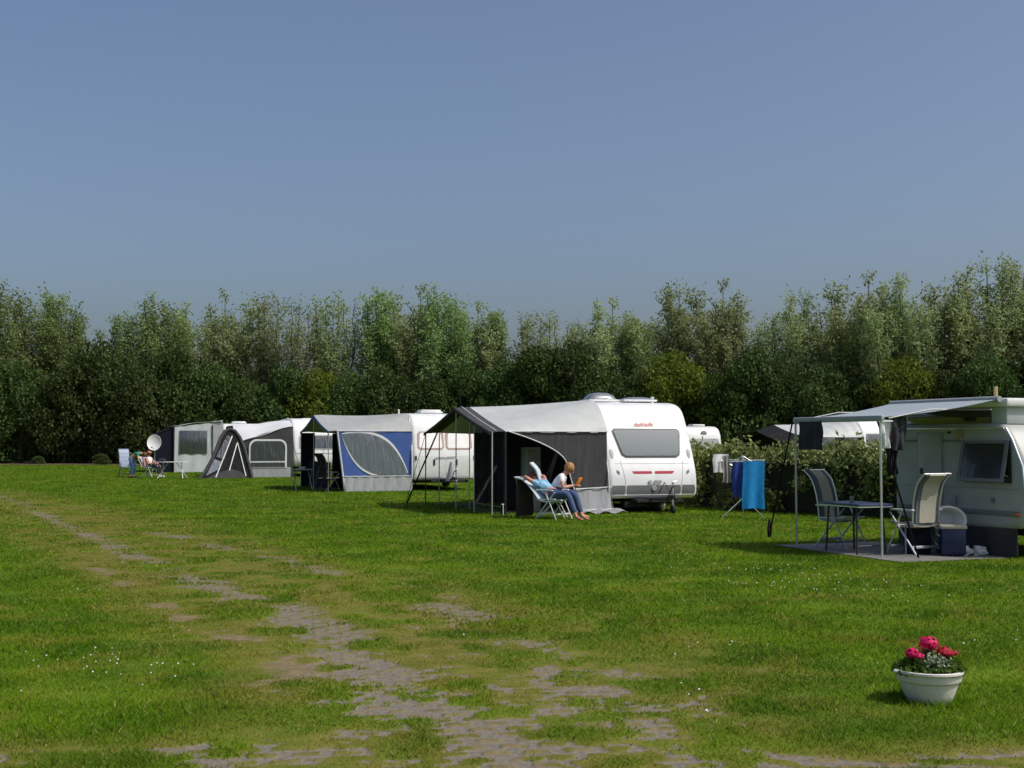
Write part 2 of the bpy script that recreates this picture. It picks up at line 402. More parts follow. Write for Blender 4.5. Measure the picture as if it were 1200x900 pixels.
def ground_material(name):
    m, nt, p, out = new_mat(name); L = nt.links
    c, mix, ramp, noise, geo = grass_colour(nt, 0)
    def attr(n):
        a = nt.nodes.new('ShaderNodeAttribute'); a.attribute_name = n; return a.outputs['Fac']
    fine = noise(22, 5)
    c = mix(ramp(fine, .35, .75), c, (.105, .125, .014))
    moss = mix(ramp(noise(5, 5), .35, .65), (.105, .110, .014), (.185, .150, .040))
    wm = nt.nodes.new('ShaderNodeMath'); wm.operation = 'MULTIPLY'; wm.inputs[1].default_value = .75; L.new(attr('worn'), wm.inputs[0])
    c = mix(wm.outputs[0], c, moss)
    dirt = mix(ramp(noise(7, 5), .3, .7), (.13, .10, .055), (.23, .18, .10))
    c = mix(attr('bare'), c, dirt)
    conc = mix(ramp(noise(30, 6), .3, .7), (.135, .118, .092), (.210, .186, .148))
    c = mix(attr('conc'), c, conc)
    L.new(c, p.inputs['Base Color']); p.inputs['Roughness'].default_value = .95; p.inputs['Specular IOR Level'].default_value = .1
    b = nt.nodes.new('ShaderNodeBump'); b.inputs['Strength'].default_value = .5; b.inputs['Distance'].default_value = .02
    L.new(fine, b.inputs['Height']); L.new(b.outputs[0], p.inputs['Normal'])
    return m
M['lawn'] = ground_material('lawn_and_paving')
mb = MB(); gx = [-1500, -600, -250, -100, -50, -20, 0, 20, 50, 100, 250, 600, 1500]; gy = [-300, -60, 0, 25, 50, 75, 100, 130, 250, 600, 1200, 2500]
for a_, b_ in zip(gx[:-1], gx[1:]):
    for c_, d_ in zip(gy[:-1], gy[1:]): mb.add([(a_, c_, -.03), (b_, c_, -.03), (b_, d_, -.03), (a_, d_, -.03)], [(0, 1, 2, 3)])
tag(mb.build('ground', 'lawn', smooth=False), kind='structure')
Ds = [4.6]
while Ds[-1] < 96: Ds.append(Ds[-1] + min(.8, max(.012, .62 * Ds[-1] ** 2 / 2112)))
Ds = np.array(Ds); nc = 860
U = np.linspace(-1, 1, nc)
X = np.outer(.46 * Ds + 1.2, U); Y = np.repeat(Ds[:, None], nc, 1)
conc, worn, bare = fields(X, Y)
Z = -.008 * conc + (fbm(X * 1.3, Y * 1.3, 5) - .5) * .012 + .002
nr = len(Ds); I = np.arange(nr * nc).reshape(nr, nc)
F = np.stack([I[:-1, :-1], I[:-1, 1:], I[1:, 1:], I[1:, :-1]], -1).reshape(-1, 4)
me = fast_mesh('lawn', np.stack([X, Y, Z], -1).reshape(-1, 3), F, m='lawn')
for nme, arr in (('conc', conc), ('worn', worn), ('bare', bare)):
    a = me.attributes.new(nme, 'FLOAT', 'POINT'); a.data.foreach_set('value', arr.astype(np.float32).ravel())
me.shade_smooth()
tag(link('lawn', me), kind='structure')

# grass blades
def blade_material():
    m, nt, p, out = new_mat('grass_blades'); L = nt.links
    c, mix, ramp, noise, geo = grass_colour(nt, 1)
    def attr(n):
        a = nt.nodes.new('ShaderNodeAttribute'); a.attribute_name = n; return a.outputs['Fac']
    c = mix(attr('worn'), c, (.165, .140, .022))
    c = mix(attr('dry'), c, (.38, .31, .12))
    hs = nt.nodes.new('ShaderNodeHueSaturation'); L.new(c, hs.inputs['Color'])
    mr = nt.nodes.new('ShaderNodeMapRange'); mr.inputs[3].default_value = .78; mr.inputs[4].default_value = 1.35
    L.new(attr('tint'), mr.inputs[0]); L.new(mr.outputs[0], hs.inputs['Value'])
    L.new(hs.outputs[0], p.inputs['Base Color']); p.inputs['Roughness'].default_value = .7; p.inputs['Specular IOR Level'].default_value = .05
    vm = nt.nodes.new('ShaderNodeVectorMath'); vm.operation = 'MULTIPLY_ADD'
    vm.inputs[1].default_value = (.4, .4, .4); vm.inputs[2].default_value = (0, 0, .85); L.new(geo.outputs['Normal'], vm.inputs[0])
    nn = nt.nodes.new('ShaderNodeVectorMath'); nn.operation = 'NORMALIZE'; L.new(vm.outputs[0], nn.inputs[0]); L.new(nn.outputs[0], p.inputs['Normal'])
    t = nt.nodes.new('ShaderNodeBsdfTranslucent'); L.new(hs.outputs[0], t.inputs[0])
    ms = nt.nodes.new('ShaderNodeMixShader'); ms.inputs[0].default_value = .3
    L.new(p.outputs[0], ms.inputs[1]); L.new(t.outputs[0], ms.inputs[2]); L.new(ms.outputs[0], out.inputs[0])
    return m
POT = G(1089, 822)
NB = 1150000
D = np.exp(rng.uniform(math.log(4.8), math.log(92), NB)); x = rng.uniform(-1, 1, NB) * (.44 * D + 1)
cn, wn, br = fields(x, D)
keep = (rng.random(NB) > cn * 1.0) & (rng.random(NB) > br * .72) & (rng.random(NB) > wn * .25)
dp = np.hypot(x - POT.x, (D - POT.y)); keep &= dp > .15
qx = (x - 7.1) * math.cos(PI + R(21)) + (D - 17.9) * math.sin(PI + R(21)); qy = -(x - 7.1) * math.sin(PI + R(21)) + (D - 17.9) * math.cos(PI + R(21))
keep &= ~((qx > -.1 + .0) & (qx < 1.84 + .12 * fbm(x * 4, D * 4, 3)) & (qy < -.24 + .1 * fbm(x * 4, D * 4, 4)) & (qy > -3.3))
x, D, cn, wn, br, dp = [q[keep] for q in (x, D, cn, wn, br, dp)]; n = len(x)
clump = fbm(x * 2.6, D * 2.6, 77)
h = (.018 + .020 * rng.random(n)) * (.45 + 1.1 * clump) * (1 - .55 * wn) * (1 - .5 * br) * (1 + .35 * np.clip(D / 30, 0, 1))
h *= 1 + 1.6 * np.exp(-((dp - .16) / .12) ** 2) * rng.random(n) + .7 * np.exp(-((np.hypot((x - POT.x - .15) * .5, D - POT.y + .12)) / .22) ** 2) * rng.random(n)
w = .0036 * (D / 7) ** .85 * (.7 + .6 * rng.random(n))
az = rng.uniform(0, 2 * PI, n); ln = rng.uniform(0, 2 * PI, n); la = h * rng.uniform(.3, 1.6, n)
base = np.stack([x, D, np.full(n, -.004)], -1); sd = np.stack([np.cos(az) * w, np.sin(az) * w, np.zeros(n)], -1)
tip = base + np.stack([np.cos(ln) * la, np.sin(ln) * la, h], -1)
V = np.stack([base - sd, base + sd, tip], 1).reshape(-1, 3)
me = fast_mesh('grass', V, np.arange(3 * n).reshape(-1, 3), np.repeat(rng.random(n), 3), blade_material())
for nme, arr in (('worn', np.clip(wn * .95 + br * .3, 0, 1)), ('dry', (rng.random(n) < .035 + .16 * br + .08 * wn) * rng.uniform(.4, 1, n))):
    a = me.attributes.new(nme, 'FLOAT', 'POINT'); a.data.foreach_set('value', np.repeat(arr, 3).astype(np.float32))
tag(link('grass', me), 'short mown grass blades covering the campsite lawn', 'grass', kind='stuff')

# daisies scattered as little white heads
mb = MB(); clusters = [(85, 778, .28, 16), (160, 790, .26, 26), (95, 697, .2, 8), (150, 663, .3, 6), (740, 678, .0, 0), (900, 676, .55, 34), (985, 689, .45, 26), (1015, 697, .35, 16), (880, 690, .18, 12),
     (370, 588, 1.2, 22), (440, 593, 1.0, 22), (560, 612, .8, 8), (720, 605, .6, 6), (815, 818, .12, 5), (835, 842, .05, 3), (1030, 878, .03, 1), (870, 765, .3, 8), (1130, 760, .3, 9), (650, 630, .8, 14), (205, 745, .15, 4), (520, 770, .4, 2), (1100, 700, .6, 8), (200, 600, 2.0, 18), (760, 650, .9, 10), (600, 660, 1.2, 8)]
for (px, py, s, k) in clusters:
    c = G(px, py)
    for i in range(int(k * .75)):
        q = Vector((c.x + random.gauss(0, s), c.y + random.gauss(0, s * 1.3), .04 + random.random() * .012))
        r = .0038 + .003 * random.random()
        mb.add([q + Vector((math.cos(a) * r, math.sin(a) * r * .7 - .0, math.sin(a) * r * .7)) for a in [i_ * PI / 3 for i_ in range(6)]], [(0, 1, 2, 3, 4, 5)])
tag(mb.build('daisies', 'whitecloth', smooth=False), 'tiny white daisies scattered in drifts over the lawn', 'flowers', kind='stuff')

# ------------------------------------------------------------------ vegetation
def leaves(P, size, tint, up=.0, m='leaf_dark', name='crown', elong=1.6):
    n = len(P); a = rng.normal(size=(n, 3)); a /= np.linalg.norm(a, axis=1)[:, None]
    b = rng.normal(size=(n, 3)); b -= a * (a * b).sum(1)[:, None]; b /= np.linalg.norm(b, axis=1)[:, None]
    s = (size * rng.uniform(.6, 1.3, n))[:, None]
    V = np.stack([P - a * s * elong * .5, P + b * s * .5, P + a * s * elong * .5, P - b * s * .5], 1).reshape(-1, 3)
    return fast_mesh(name, V, np.arange(4 * n).reshape(-1, 4), np.repeat(np.clip(tint, 0, 1), 4), m)
def tall_tree_meshes(seed, H=12.0, nst=8, spread=2.3, leafn=34, m='leaf_willow', size=.17, low=.1, sparse=.0):
    rr = random.Random(seed); tb = MB(); pts = []; tints = []
    tb.tube([(0, 0, 0), (.03, .02, .8), (.02, -.03, 1.9)], [.22, .17, .13], 8)
    for i in range(nst):
        a = 2 * PI * (i + rr.random() * .7) / nst; rad = spread * rr.uniform(.25, 1.0); top = 0
        if i == 0: rad *= .2
        top = H * (1 - .26 * (rad / spread) ** 2) * rr.uniform(.93, 1.0)
        z0 = rr.uniform(.6, 1.7)
        p0 = Vector((0, 0, z0)); p3 = Vector((math.cos(a) * rad, math.sin(a) * rad, top))
        p1 = p0 + Vector((math.cos(a) * rad * .55, math.sin(a) * rad * .55, (top - z0) * .28))
        p2 = p0 + Vector((math.cos(a) * rad * .95, math.sin(a) * rad * .95, (top - z0) * .6))
        def bz(t): return p0 * (1 - t) ** 3 + p1 * 3 * t * (1 - t) ** 2 + p2 * 3 * t * t * (1 - t) + p3 * t ** 3
        cur = [bz(t / 9) + Vector((rr.gauss(0, .06), rr.gauss(0, .06), 0)) * (t > 0) for t in range(10)]
        tb.tube(cur, [.10 * (1 - k / 10) + .012 for k in range(10)], 5, False)
        ntw = int(78 * (top / H)); br_t = rr.random()
        for k in range(ntw):
            t = low + (1 - low) * (k + rr.random()) / ntw
            if rr.random() < sparse or mnoise.noise(Vector((i * 3.7, t * 7, seed))) > .33: continue
            s = bz(t); th = rr.uniform(0, 2 * PI); L = (.75 + 1.15 * math.sin(PI * min(1, t * .9 + .08)) ** .8) * rr.uniform(.4, 1.2)
            dr = Vector((math.cos(th) * .75, math.sin(th) * .75, rr.uniform(.5, 1.5) + 1.2 * max(0, t - .6))).normalized()
            e = s + dr * L
            if k % 3 == 0: tb.tube([s, s + dr * L * .5 + Vector((0, 0, .03)), e], [.022, .014, .006], 3, False)
            nl = int(leafn * 1.5 * (.35 + L * .7) * (1.15 - .55 * max(0, t - .55) / .45))
            tt = np.array([rr.random() ** .7 for _ in range(nl)])[:, None]
            q = np.array(s)[None] * (1 - tt) + np.array(e)[None] * tt + rng.normal(size=(nl, 3)) * .17
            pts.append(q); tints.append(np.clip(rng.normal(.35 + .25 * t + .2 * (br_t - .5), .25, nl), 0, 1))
    P = np.concatenate(pts); T = np.concatenate(tints)
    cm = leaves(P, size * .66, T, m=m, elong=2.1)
    to = tb.build('trunk', 'bark'); tm = to.data; bpy.data.objects.remove(to)
    return cm, tm
def bush_meshes(seed, H=5.0, rad=2.4, ncl=28, per=620, m='leaf_dark', size=.125):
    rr = random.Random(seed); tb = MB(); pts = []; tints = []
    for i in range(5):
        a = rr.uniform(0, 2 * PI); tb.tube([(math.cos(a) * .1, math.sin(a) * .1, 0), (math.cos(a) * .5, math.sin(a) * .5, H * .35), (math.cos(a) * rad * .5, math.sin(a) * rad * .5, H * .75)], [.09, .06, .02], 5)
    for i in range(ncl):
        zz = (i + rr.random()) / ncl; a = rr.uniform(0, 2 * PI)
        env = rad * (1 - max(0, (zz - .35) / .65) ** 2) ** .5 * rr.uniform(.45, .85)
        c = np.array([math.cos(a) * env, math.sin(a) * env, .25 + zz * (H - .9)]); r = rr.uniform(.6, 1.15) * rad / 2.4
        d = rng.normal(size=(per, 3)); d /= np.linalg.norm(d, axis=1)[:, None]
        q = c + d * (r * rng.uniform(.45, 1.05, per) ** .6)[:, None] * np.array([1, 1, .85])
        q = q[q[:, 2] > .05]
        pts.append(q); tints.append(np.clip(rng.normal(.35 + .3 * (rr.random() - .4), .25, len(q)), 0, 1))
    P = np.concatenate(pts); T = np.concatenate(tints)
    cm = leaves(P, size, T, m=m, elong=1.3)
    to = tb.build('trunk', 'bark'); tm = to.data; bpy.data.objects.remove(to)
    return cm, tm
VAR = [tall_tree_meshes(1, 12, 8, 2.6, 26, 'leaf_willow'), tall_tree_meshes(2, 12, 6, 2.3, 24, 'leaf_willow', .15, sparse=.3),
       tall_tree_meshes(3, 12, 9, 2.6, 28, 'leaf_poplar', .15, low=.05), tall_tree_meshes(4, 12, 5, 1.6, 26, 'leaf_poplar', .16),
       tall_tree_meshes(5, 12, 6, 2.4, 20, 'leaf_willow', .14, sparse=.45), tall_tree_meshes(6, 12, 10, 3.2, 28, 'leaf_willow', .15)]
BV = [bush_meshes(11), bush_meshes(12, 5, 2.6, 30), bush_meshes(13, 5, 2.2, 26, 620), bush_meshes(14, 5, 2.4, 28, 560, 'leaf_yellow')]
def plant(name, label, cat, meshes, loc, sc, rz, group=None, part=('crown', 'trunk')):
    t = thing(name, label, cat, loc, rz, group); t.scale = sc
    link(part[0], meshes[0], t); link(part[1], meshes[1], t)
    return t
LM = [(0, 'at the left edge'), (60, 'over low dark bushes'), (130, 'left of the far dining group'), (185, 'above the satellite dish'), (235, 'above the farthest awning'),
      (300, 'above the arched awning window'), (370, 'above the blue awning porch'), (430, 'above the blue awning'), (500, 'above the two-windowed caravan'), (555, 'left of the grey canopy'),
      (615, 'above the grey awning roof'), (680, 'above the smoked roof hatches'), (760, 'above the sleek white caravan'), (830, 'above the cream caravan top'), (880, 'above the clothes airer'),
      (930, 'above the black gabled awning'), (990, 'above the left awning pole'), (1050, 'above the roller awning'), (1110, 'above the nearest caravan'), (1180, 'at the right edge')]
ORD = ['first', 'second', 'third', 'fourth', 'fifth', 'sixth', 'seventh', 'eighth', 'ninth', 'tenth', 'eleventh', 'twelfth', 'thirteenth', 'fourteenth', 'fifteenth', 'sixteenth', 'seventeenth', 'eighteenth', 'nineteenth', 'twentieth',
       'twenty-first', 'twenty-second', 'twenty-third', 'twenty-fourth', 'twenty-fifth', 'twenty-sixth', 'twenty-seventh', 'twenty-eighth', 'twenty-ninth', 'thirtieth', 'thirty-first', 'thirty-second', 'thirty-third', 'thirty-fourth', 'thirty-fifth', 'thirty-sixth']
def landmark(px): return min(LM, key=lambda q: abs(q[0] - px))[1]
LOOK = {0: 'feathery pale', 1: 'airy pale', 2: 'dense green', 3: 'narrow green', 4: 'thin wispy', 5: 'broad bushy'}
TT = [(-35, 335, 2), (8, 328, 2), (58, 333, 3), (82, 352, 2), (150, 360, 3), (186, 343, 2), (214, 352, 0), (240, 372, 4), (272, 338, 0), (316, 335, 1), (352, 345, 4), (384, 336, 1), (404, 345, 4), (446, 332, 3), (484, 330, 0), (516, 332, 2),
      (556, 350, 0), (578, 356, 3), (624, 358, 1), (650, 362, 4), (676, 370, 1), (716, 345, 0), (742, 372, 2), (786, 330, 5), (838, 324, 0), (862, 348, 4), (896, 368, 1), (934, 336, 5), (972, 352, 4), (1006, 316, 0), (1046, 318, 5),
      (1078, 345, 1), (1112, 318, 0), (1156, 296, 5), (1192, 296, 1), (1236, 310, 0)]
def treeD(px): return 100 - 10 * max(0, min(1, (px - 500) / 600))
for i, (px, py, v) in enumerate(TT):
    Dm = treeD(px) + random.uniform(-1.5, 1.5); p = W(px, py, Dm); s = p.z / 12.4
    plant('tall_tree', f"{LOOK[v]} tall tree {landmark(px)}, {ORD[i]} in the tall row", 'tree',
          VAR[v], (p.x, Dm, 0), (s * random.uniform(1.0, 1.22), s * 1.05, s), random.uniform(0, 6.28), 'tall trees in the row behind the caravans')
BL = [(-30, 425, 1), (25, 420, 0), (75, 430, 2), (112, 405, 1), (165, 425, 0), (205, 405, 2), (245, 430, 1), (290, 440, 0), (335, 425, 2), (372, 430, 3), (415, 440, 1), (455, 425, 0), (500, 440, 2), (545, 430, 1), (590, 420, 0), (632, 400, 2),
      (668, 405, 1), (705, 425, 0), (748, 435, 2), (792, 408, 3), (835, 440, 1), (880, 405, 0), (920, 430, 2), (965, 430, 1), (1010, 440, 0), (1062, 415, 3), (1105, 430, 2), (1150, 420, 1), (1198, 405, 0), (1240, 410, 2)]
BLOOK = {0: 'rounded dark', 1: 'wide dark', 2: 'dense deep green', 3: 'bright yellow-green'}
for i, (px, py, v) in enumerate(BL):
    Dm = treeD(px) - 4.5 + random.uniform(-1, 1); p = W(px, py, Dm); s = p.z / 5.0
    plant('leafy_bush', f"{BLOOK[v]} large bush {landmark(px)}, {ORD[i]} in the lower row", 'bush',
          BV[v], (p.x, Dm, 0), (s * .78, s * .8, s), random.uniform(0, 6.28), 'large bushes in front of the tall trees')
for i, (px, py, yy, lb) in enumerate([(118, 531, 90, 'small clipped dark shrub standing on the lawn before the tree row'), (45, 534, 92, 'low dark shrub on the bare earth at the far left')]):
    p = W(px, py, yy); s = p.z / 5
    plant('small_shrub', lb, 'shrub', BV[0], (p.x, yy, 0), (s * 1.6, s * 1.6, s), i, None)
# woodland mass closing the view behind the rows
pts = []
for i in range(130):
    Xc = -62 + i * .96 + rng.uniform(-1, 1); Yc = 106 - 10 * max(0, min(1, (Xc + 5) / 40)) + rng.uniform(0, 5); Hc = rng.uniform(5.2, 7.4)
    for k in range(5):
        c = np.array([Xc + rng.uniform(-1, 1), Yc + rng.uniform(-1, 1), Hc * (k + .5) / 5]); d = rng.normal(size=(420, 3)); d /= np.linalg.norm(d, axis=1)[:, None]
        pts.append(c + d * 1.4 * rng.uniform(.4, 1, (420, 1)))
P = np.concatenate(pts)
tag(link('woodland', leaves(P, .24, rng.random(len(P)), m='leaf_dark', name='woodland')), 'dark mass of undergrowth filling in behind the tree row', 'woodland', kind='stuff')
mb = MB(); mb.grid(lambda u, v: (-75 + 100 * u, 88.0 + 24 * v + .5 * math.sin(u * 60), .02 + .01 * math.sin(u * 200)), 80, 2)
tag(mb.build('soil', 'earth'), kind='structure')

# clipped hedge beside and behind the caravans
def hedge(path, label, h=1.56, wd=.55, dens=700):
    root = thing('hedge', label, 'hedge', (path[0][0], path[0][1], 0))
    pts = []; ti = []; core = MB()
    for (a, b) in zip(path[:-1], path[1:]):
        a = Vector((*a, 0)); b = Vector((*b, 0)); L = (b - a).length; d = (b - a) / L; nrm = Vector((-d.y, d.x, 0))
        for k in range(int(L / .16)):
            for _ in range(7):
                t = (k + random.random()) * .16; w_ = random.uniform(-1, 1) * wd; z = random.uniform(.1, h - .15) + (.10 * mnoise.noise(Vector((t * 1.1, 3, a.x))))
                if abs(w_) < wd * .72 and z < h - .35: continue
                c = np.array(a + d * t + nrm * w_ + Vector((0, 0, z)))
                n_ = dens // 7; pts.append(c + rng.normal(size=(n_, 3)) * .13)
                ti.append(np.clip(rng.normal(.30 + .35 * (z > h - .4), .28, n_), 0, 1))  # top leaves tinted lighter, sunlight on the hedge top put into colour
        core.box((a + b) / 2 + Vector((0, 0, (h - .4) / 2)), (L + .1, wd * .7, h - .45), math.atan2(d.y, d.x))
    P = np.concatenate(pts) - np.array([path[0][0], path[0][1], 0]); P[:, 2] = np.clip(P[:, 2], .03, None)
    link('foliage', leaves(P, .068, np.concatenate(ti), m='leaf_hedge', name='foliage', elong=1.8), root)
    for i_, v in enumerate(core.v): core.v[i_] = (v[0] - path[0][0], v[1] - path[0][1], v[2])
    M['hedgecore'] = M.get('hedgecore') or mat('hedge_dark_core', (.02, .022, .01), .95, .4, 20)
    core.build('dark_core', 'hedgecore', root, smooth=False)  # plain dark block filling the hedge behind the leaves
hedge([(3.5, 36.5), (5.35, 31.3), (9.6, 26.2)], 'dense olive green hedge running between the sleek caravan and the nearest caravan')

# ------------------------------------------------------------------ caravans
ROT = PI + R(19.3)      # local +Y = nose towards camera, local +X = door side (left in the photo)
def offset_poly(P, r):
    n = len(P); Q = []
    for i in range(n):
        a = Vector(P[i - 1]); b = Vector(P[i]); c = Vector(P[(i + 1) % n])
        d1 = (b - a).normalized(); d2 = (c - b).normalized()
        n1 = Vector((-d1.y, d1.x)); n2 = Vector((-d2.y, d2.x)); m_ = (n1 + n2)
        m_ = m_ / max(m_.length_squared / 2, .4)
        Q.append(b + m_ * r)
    return Q
def body_mesh(prof, x0, x1, r=.1, seg=4):
    area = sum(prof[i][0] * prof[(i + 1) % len(prof)][1] - prof[(i + 1) % len(prof)][0] * prof[i][1] for i in range(len(prof)))
    if area < 0: prof = prof[::-1]
    mb = MB(); rings = []; n = len(prof)
    for k in range(seg + 1):
        t = PI / 2 * k / seg; rings.append((x0 + r * (1 - math.sin(t)), offset_poly(prof, r * (1 - math.cos(PI / 2 - t)) if False else r * (1 - math.sin(t)) )))
    # quarter round: x advances with 1-cos, inset with 1-sin
    rings = []
    for k in range(seg + 1):
        t = PI / 2 * k / seg; rings.append((x0 + r * (1 - math.cos(t)), offset_poly(prof, r * (1 - math.sin(t)))))
    for k in range(seg, -1, -1):
        t = PI / 2 * k / seg; rings.append((x1 - r * (1 - math.cos(t)), offset_poly(prof, r * (1 - math.sin(t)))))
    vs = [(x, q.x, q.y) for x, ring in rings for q in ring]; fs = []
    for i in range(len(rings) - 1):
        for k in range(n): fs.append((i * n + k, i * n + (k + 1) % n, (i + 1) * n + (k + 1) % n, (i + 1) * n + k))
    fs.append(tuple(range(n))); fs.append(tuple((len(rings) - 1) * n + k for k in range(n - 1, -1, -1)))
    return mb.add(vs, fs)
def smooth_profile(P, it=2):
    for _ in range(it):
        Q = []
        for i in range(len(P)):
            a = Vector(P[i]); b = Vector(P[(i + 1) % len(P)])
            Q.append(tuple(a * .75 + b * .25)); Q.append(tuple(a * .25 + b * .75))
        P = Q
    return P
class Front:
    """nose surface y(z) taken from a side profile"""
    def __init__(s, prof): s.p = prof
    def y(s, z):
        P = s.p; lo = min(q[1] for q in P) + 1e-4; hi = max(q[1] for q in P) - 1e-4; z = min(max(z, lo), hi); best = -1e9
        for i in range(len(P)):
            (y1, z1), (y2, z2) = P[i], P[(i + 1) % len(P)]
            if (z1 - z) * (z2 - z) <= 0 and abs(z1 - z2) > 1e-9:
                best = max(best, y1 + (y2 - y1) * (z - z1) / (z2 - z1))
        return best
    def panel(s, z0, z1, xl, xr, off=.01, nz=8, nx=8, th=.03, corner=0):
        """xl/xr functions of t(0 bottom..1 top); rounded corners by shrinking near ends"""
        mb = MB()
        def f(u, v):
            z = z0 + (z1 - z0) * v; a, b = xl(v), xr(v)
            if corner:
                e = min(v, 1 - v) * abs(z1 - z0)
                k = corner - math.sqrt(max(0, corner ** 2 - max(0, corner - e) ** 2)) if e < corner else 0
                a += k * (1 if b > a else -1); b -= k * (1 if b > a else -1)
            return (a + (b - a) * u, s.y(z) + off, z)
        return mb.grid(f, nx, nz, (0, -th, 0))
def add_text(txt, size, fr, x0, z0, off, m, parent, shear=0, name='lettering', sq=1.0):
    cu = bpy.data.curves.new('t', 'FONT'); cu.body = txt; cu.size = size; cu.align_x = 'CENTER'; cu.shear = shear; cu.offset = size * .012; cu.extrude = .004; cu.resolution_u = 3
    ob = bpy.data.objects.new('t', cu); COL.objects.link(ob); dg = bpy.context.evaluated_depsgraph_get()
    me = bpy.data.meshes.new_from_object(ob.evaluated_get(dg)); bpy.data.objects.remove(ob)
    for v in me.vertices:
        tx, ty, tz = v.co.x * sq, v.co.y, v.co.z
        v.co = (x0 - tx, fr.y(z0 + ty) + off + tz, z0 + ty) if fr else (x0 - tx, off + tz, z0 + ty)
    me.materials.clear(); me.materials.append(M[m]); return link(name, me, parent)
def wheel(mbx, r=.32, w=.2):
    return [(r * .62, -w / 2), (r * .9, -w / 2), (r, -w * .3), (r, w * .3), (r * .9, w / 2), (r * .62, w / 2)]
def add_wheel(parent, c, r=.32, w=.19):
    o = MB().lathe(wheel(0, r, w), c, 'X', 28).build('wheel', 'rubber', parent)
    MB().lathe([(.02, -w * .56), (r * .3, -w * .56), (r * .55, -w * .5), (r * .62, -w * .53), (r * .62, w * .53), (r * .55, w * .5), (r * .3, w * .56), (.02, w * .56)], c, 'X', 20).build('rim', 'alu', o)
def add_drawbar(parent, x, y0, L=1.15, z=.42, cover=True, wheelside=.16):
    mb = MB()
    for s in (-1, 1): mb.tube([(x + s * .62, y0 - .6, z - .03), (x + s * .05, y0 + L - .2, z)], .032, 6)
    mb.box((x, y0 + .12, z - .05), (1.15, .5, .07))
    mb.build('drawbar', 'black', parent)
    mb = MB(); mb.box((x, y0 + L - .05, z + .06), (.09, .34, .08), bev=.02); mb.tube([(x, y0 + L - .22, z + .1), (x, y0 + L - .05, z + .28), (x, y0 + L + .08, z + .3)], .016, 6)
    mb.ball((x, y0 + L + .1, z + .03), .055, 10, 6); mb.build('coupling', 'black', parent)
    mb = MB(); mb.tube([(x - wheelside, y0 + L - .35, .18), (x - wheelside, y0 + L - .35, .72)], .024, 8); mb.tube([(x - wheelside, y0 + L - .35, .72), (x - wheelside - .1, y0 + L - .35, .74)], .012, 6)
    j = mb.build('jockey_wheel', 'alu', parent)
    MB().lathe([(.03, -.035), (.09, -.035), (.1, -.02), (.1, .02), (.09, .035), (.03, .035)], (x - wheelside, y0 + L - .35, .1), 'X', 18).build('tyre', 'rubber', j)
    mb = MB(); mb.tube([(x - .1, y0 + .1, z + .1), (x - .12, y0 + .35, z + .36), (x - .2, y0 + L - .4, z + .02), (x - .08, y0 + L - .1, z + .12)], .012, 6); mb.build('cable', 'black', parent)

# ---- the sleek caravan in the middle
C1 = Vector((2.2, 29.5, 0))
P1 = smooth_profile([(-.16, .30), (.03, .36), (.06, .62), (.03, .92), (-.08, 1.22), (-.25, 1.6), (-.42, 1.95), (-.56, 2.22), (-.74, 2.46), (-1.05, 2.57), (-1.6, 2.60), (-5.3, 2.60), (-5.95, 2.5), (-6.1, 1.9), (-6.1, .6), (-6.0, .30)], 2)
cv = thing('caravan', 'sleek white caravan with sloping nose, wide curtained front window and red side dashes', 'caravan', C1, ROT)
body_mesh(P1, -2.3, 0, .13, 5).build('body', 'white', cv, angle=40)
F1 = Front(P1); CX = -1.15
win = F1.panel(1.26, 1.95, lambda t: CX + .74 + .16 * t, lambda t: CX - .74 - .16 * t, .008, 12, 10, .03, .09).build('window', 'black', cv)
F1.panel(1.33, 1.90, lambda t: CX + .69 + .15 * t, lambda t: CX - .69 - .15 * t, .012, 12, 10, .03, .07).build('curtain', 'curtain', win)
F1.panel(1.31, 1.92, lambda t: CX + .705 + .15 * t, lambda t: CX - .705 - .15 * t, .030, 12, 10, .006, .07).build('pane', 'glass', win)
add_text('dethleffs', .15, F1, CX + .03, 2.01, .03, 'red', cv, .25, sq=1.0)
add_text('e.go', .17, F1, CX - .02, .67, .02, 'midgrey', cv, 0, sq=1.25)
for s in (1, -1):
    F1.panel(.895, .955, lambda t, s=s: CX + s * (.03), lambda t, s=s: CX + s * (.50 + .05 * t), .006, 2, 8, .02, .02).build('stripe', 'red', cv)
    lt = MB(); lt.grid(lambda u, v, s=s: (CX + s * (.86 + .17 * u), F1.y(.88 + .07 * v + .09 * u * 1.0) + .012 - .06 * u * u, .88 + .07 * v + .09 * u), 6, 2, (0, -.03, 0)); lt.build('marker_light', 'greytrim', cv)
    hd = MB(); hd.grid(lambda u, v, s=s: (CX + s * (.99 + .05 * math.cos(v * 2 * PI) * u), F1.y(1.38 + .15 * math.sin(v * 2 * PI) * u) + .014 * (1.2 - u), 1.38 + .13 * math.sin(v * 2 * PI) * u), 3, 16); hd.build('grab_handle', 'midgrey', cv)
    # seams of the locker lid
    sm = MB(); sm.tube([(CX + s * (.80 - .10 * t), F1.y(1.20 - .62 * t) + .003, 1.20 - .62 * t) for t in [i / 8 for i in range(9)]], .004, 4); sm.build('seam', 'midgrey', cv)
sm = MB(); sm.tube([(CX - .95 + 1.9 * t, F1.y(1.13) + .002, 1.13) for t in (0, .25, .5, .75, 1)], .004, 4); sm.build('seam', 'midgrey', cv)
for (a, b) in ((1.06, .72), (.69, -.69), (-.72, -1.06)):
    F1.panel(.42, .63, lambda t, a=a: CX + a, lambda t, b=b: CX + b, .008, 4, 6, .03, .02).build('grey_band', 'greytrim', cv)
em = MB(); em.lathe([(.0, -.01), (.055, -.01), (.065, .0), (.055, .012), (0.0, .012)], (CX, F1.y(.56) + .02, .56), 'Y', 18); em.build('emblem', 'alu', cv)
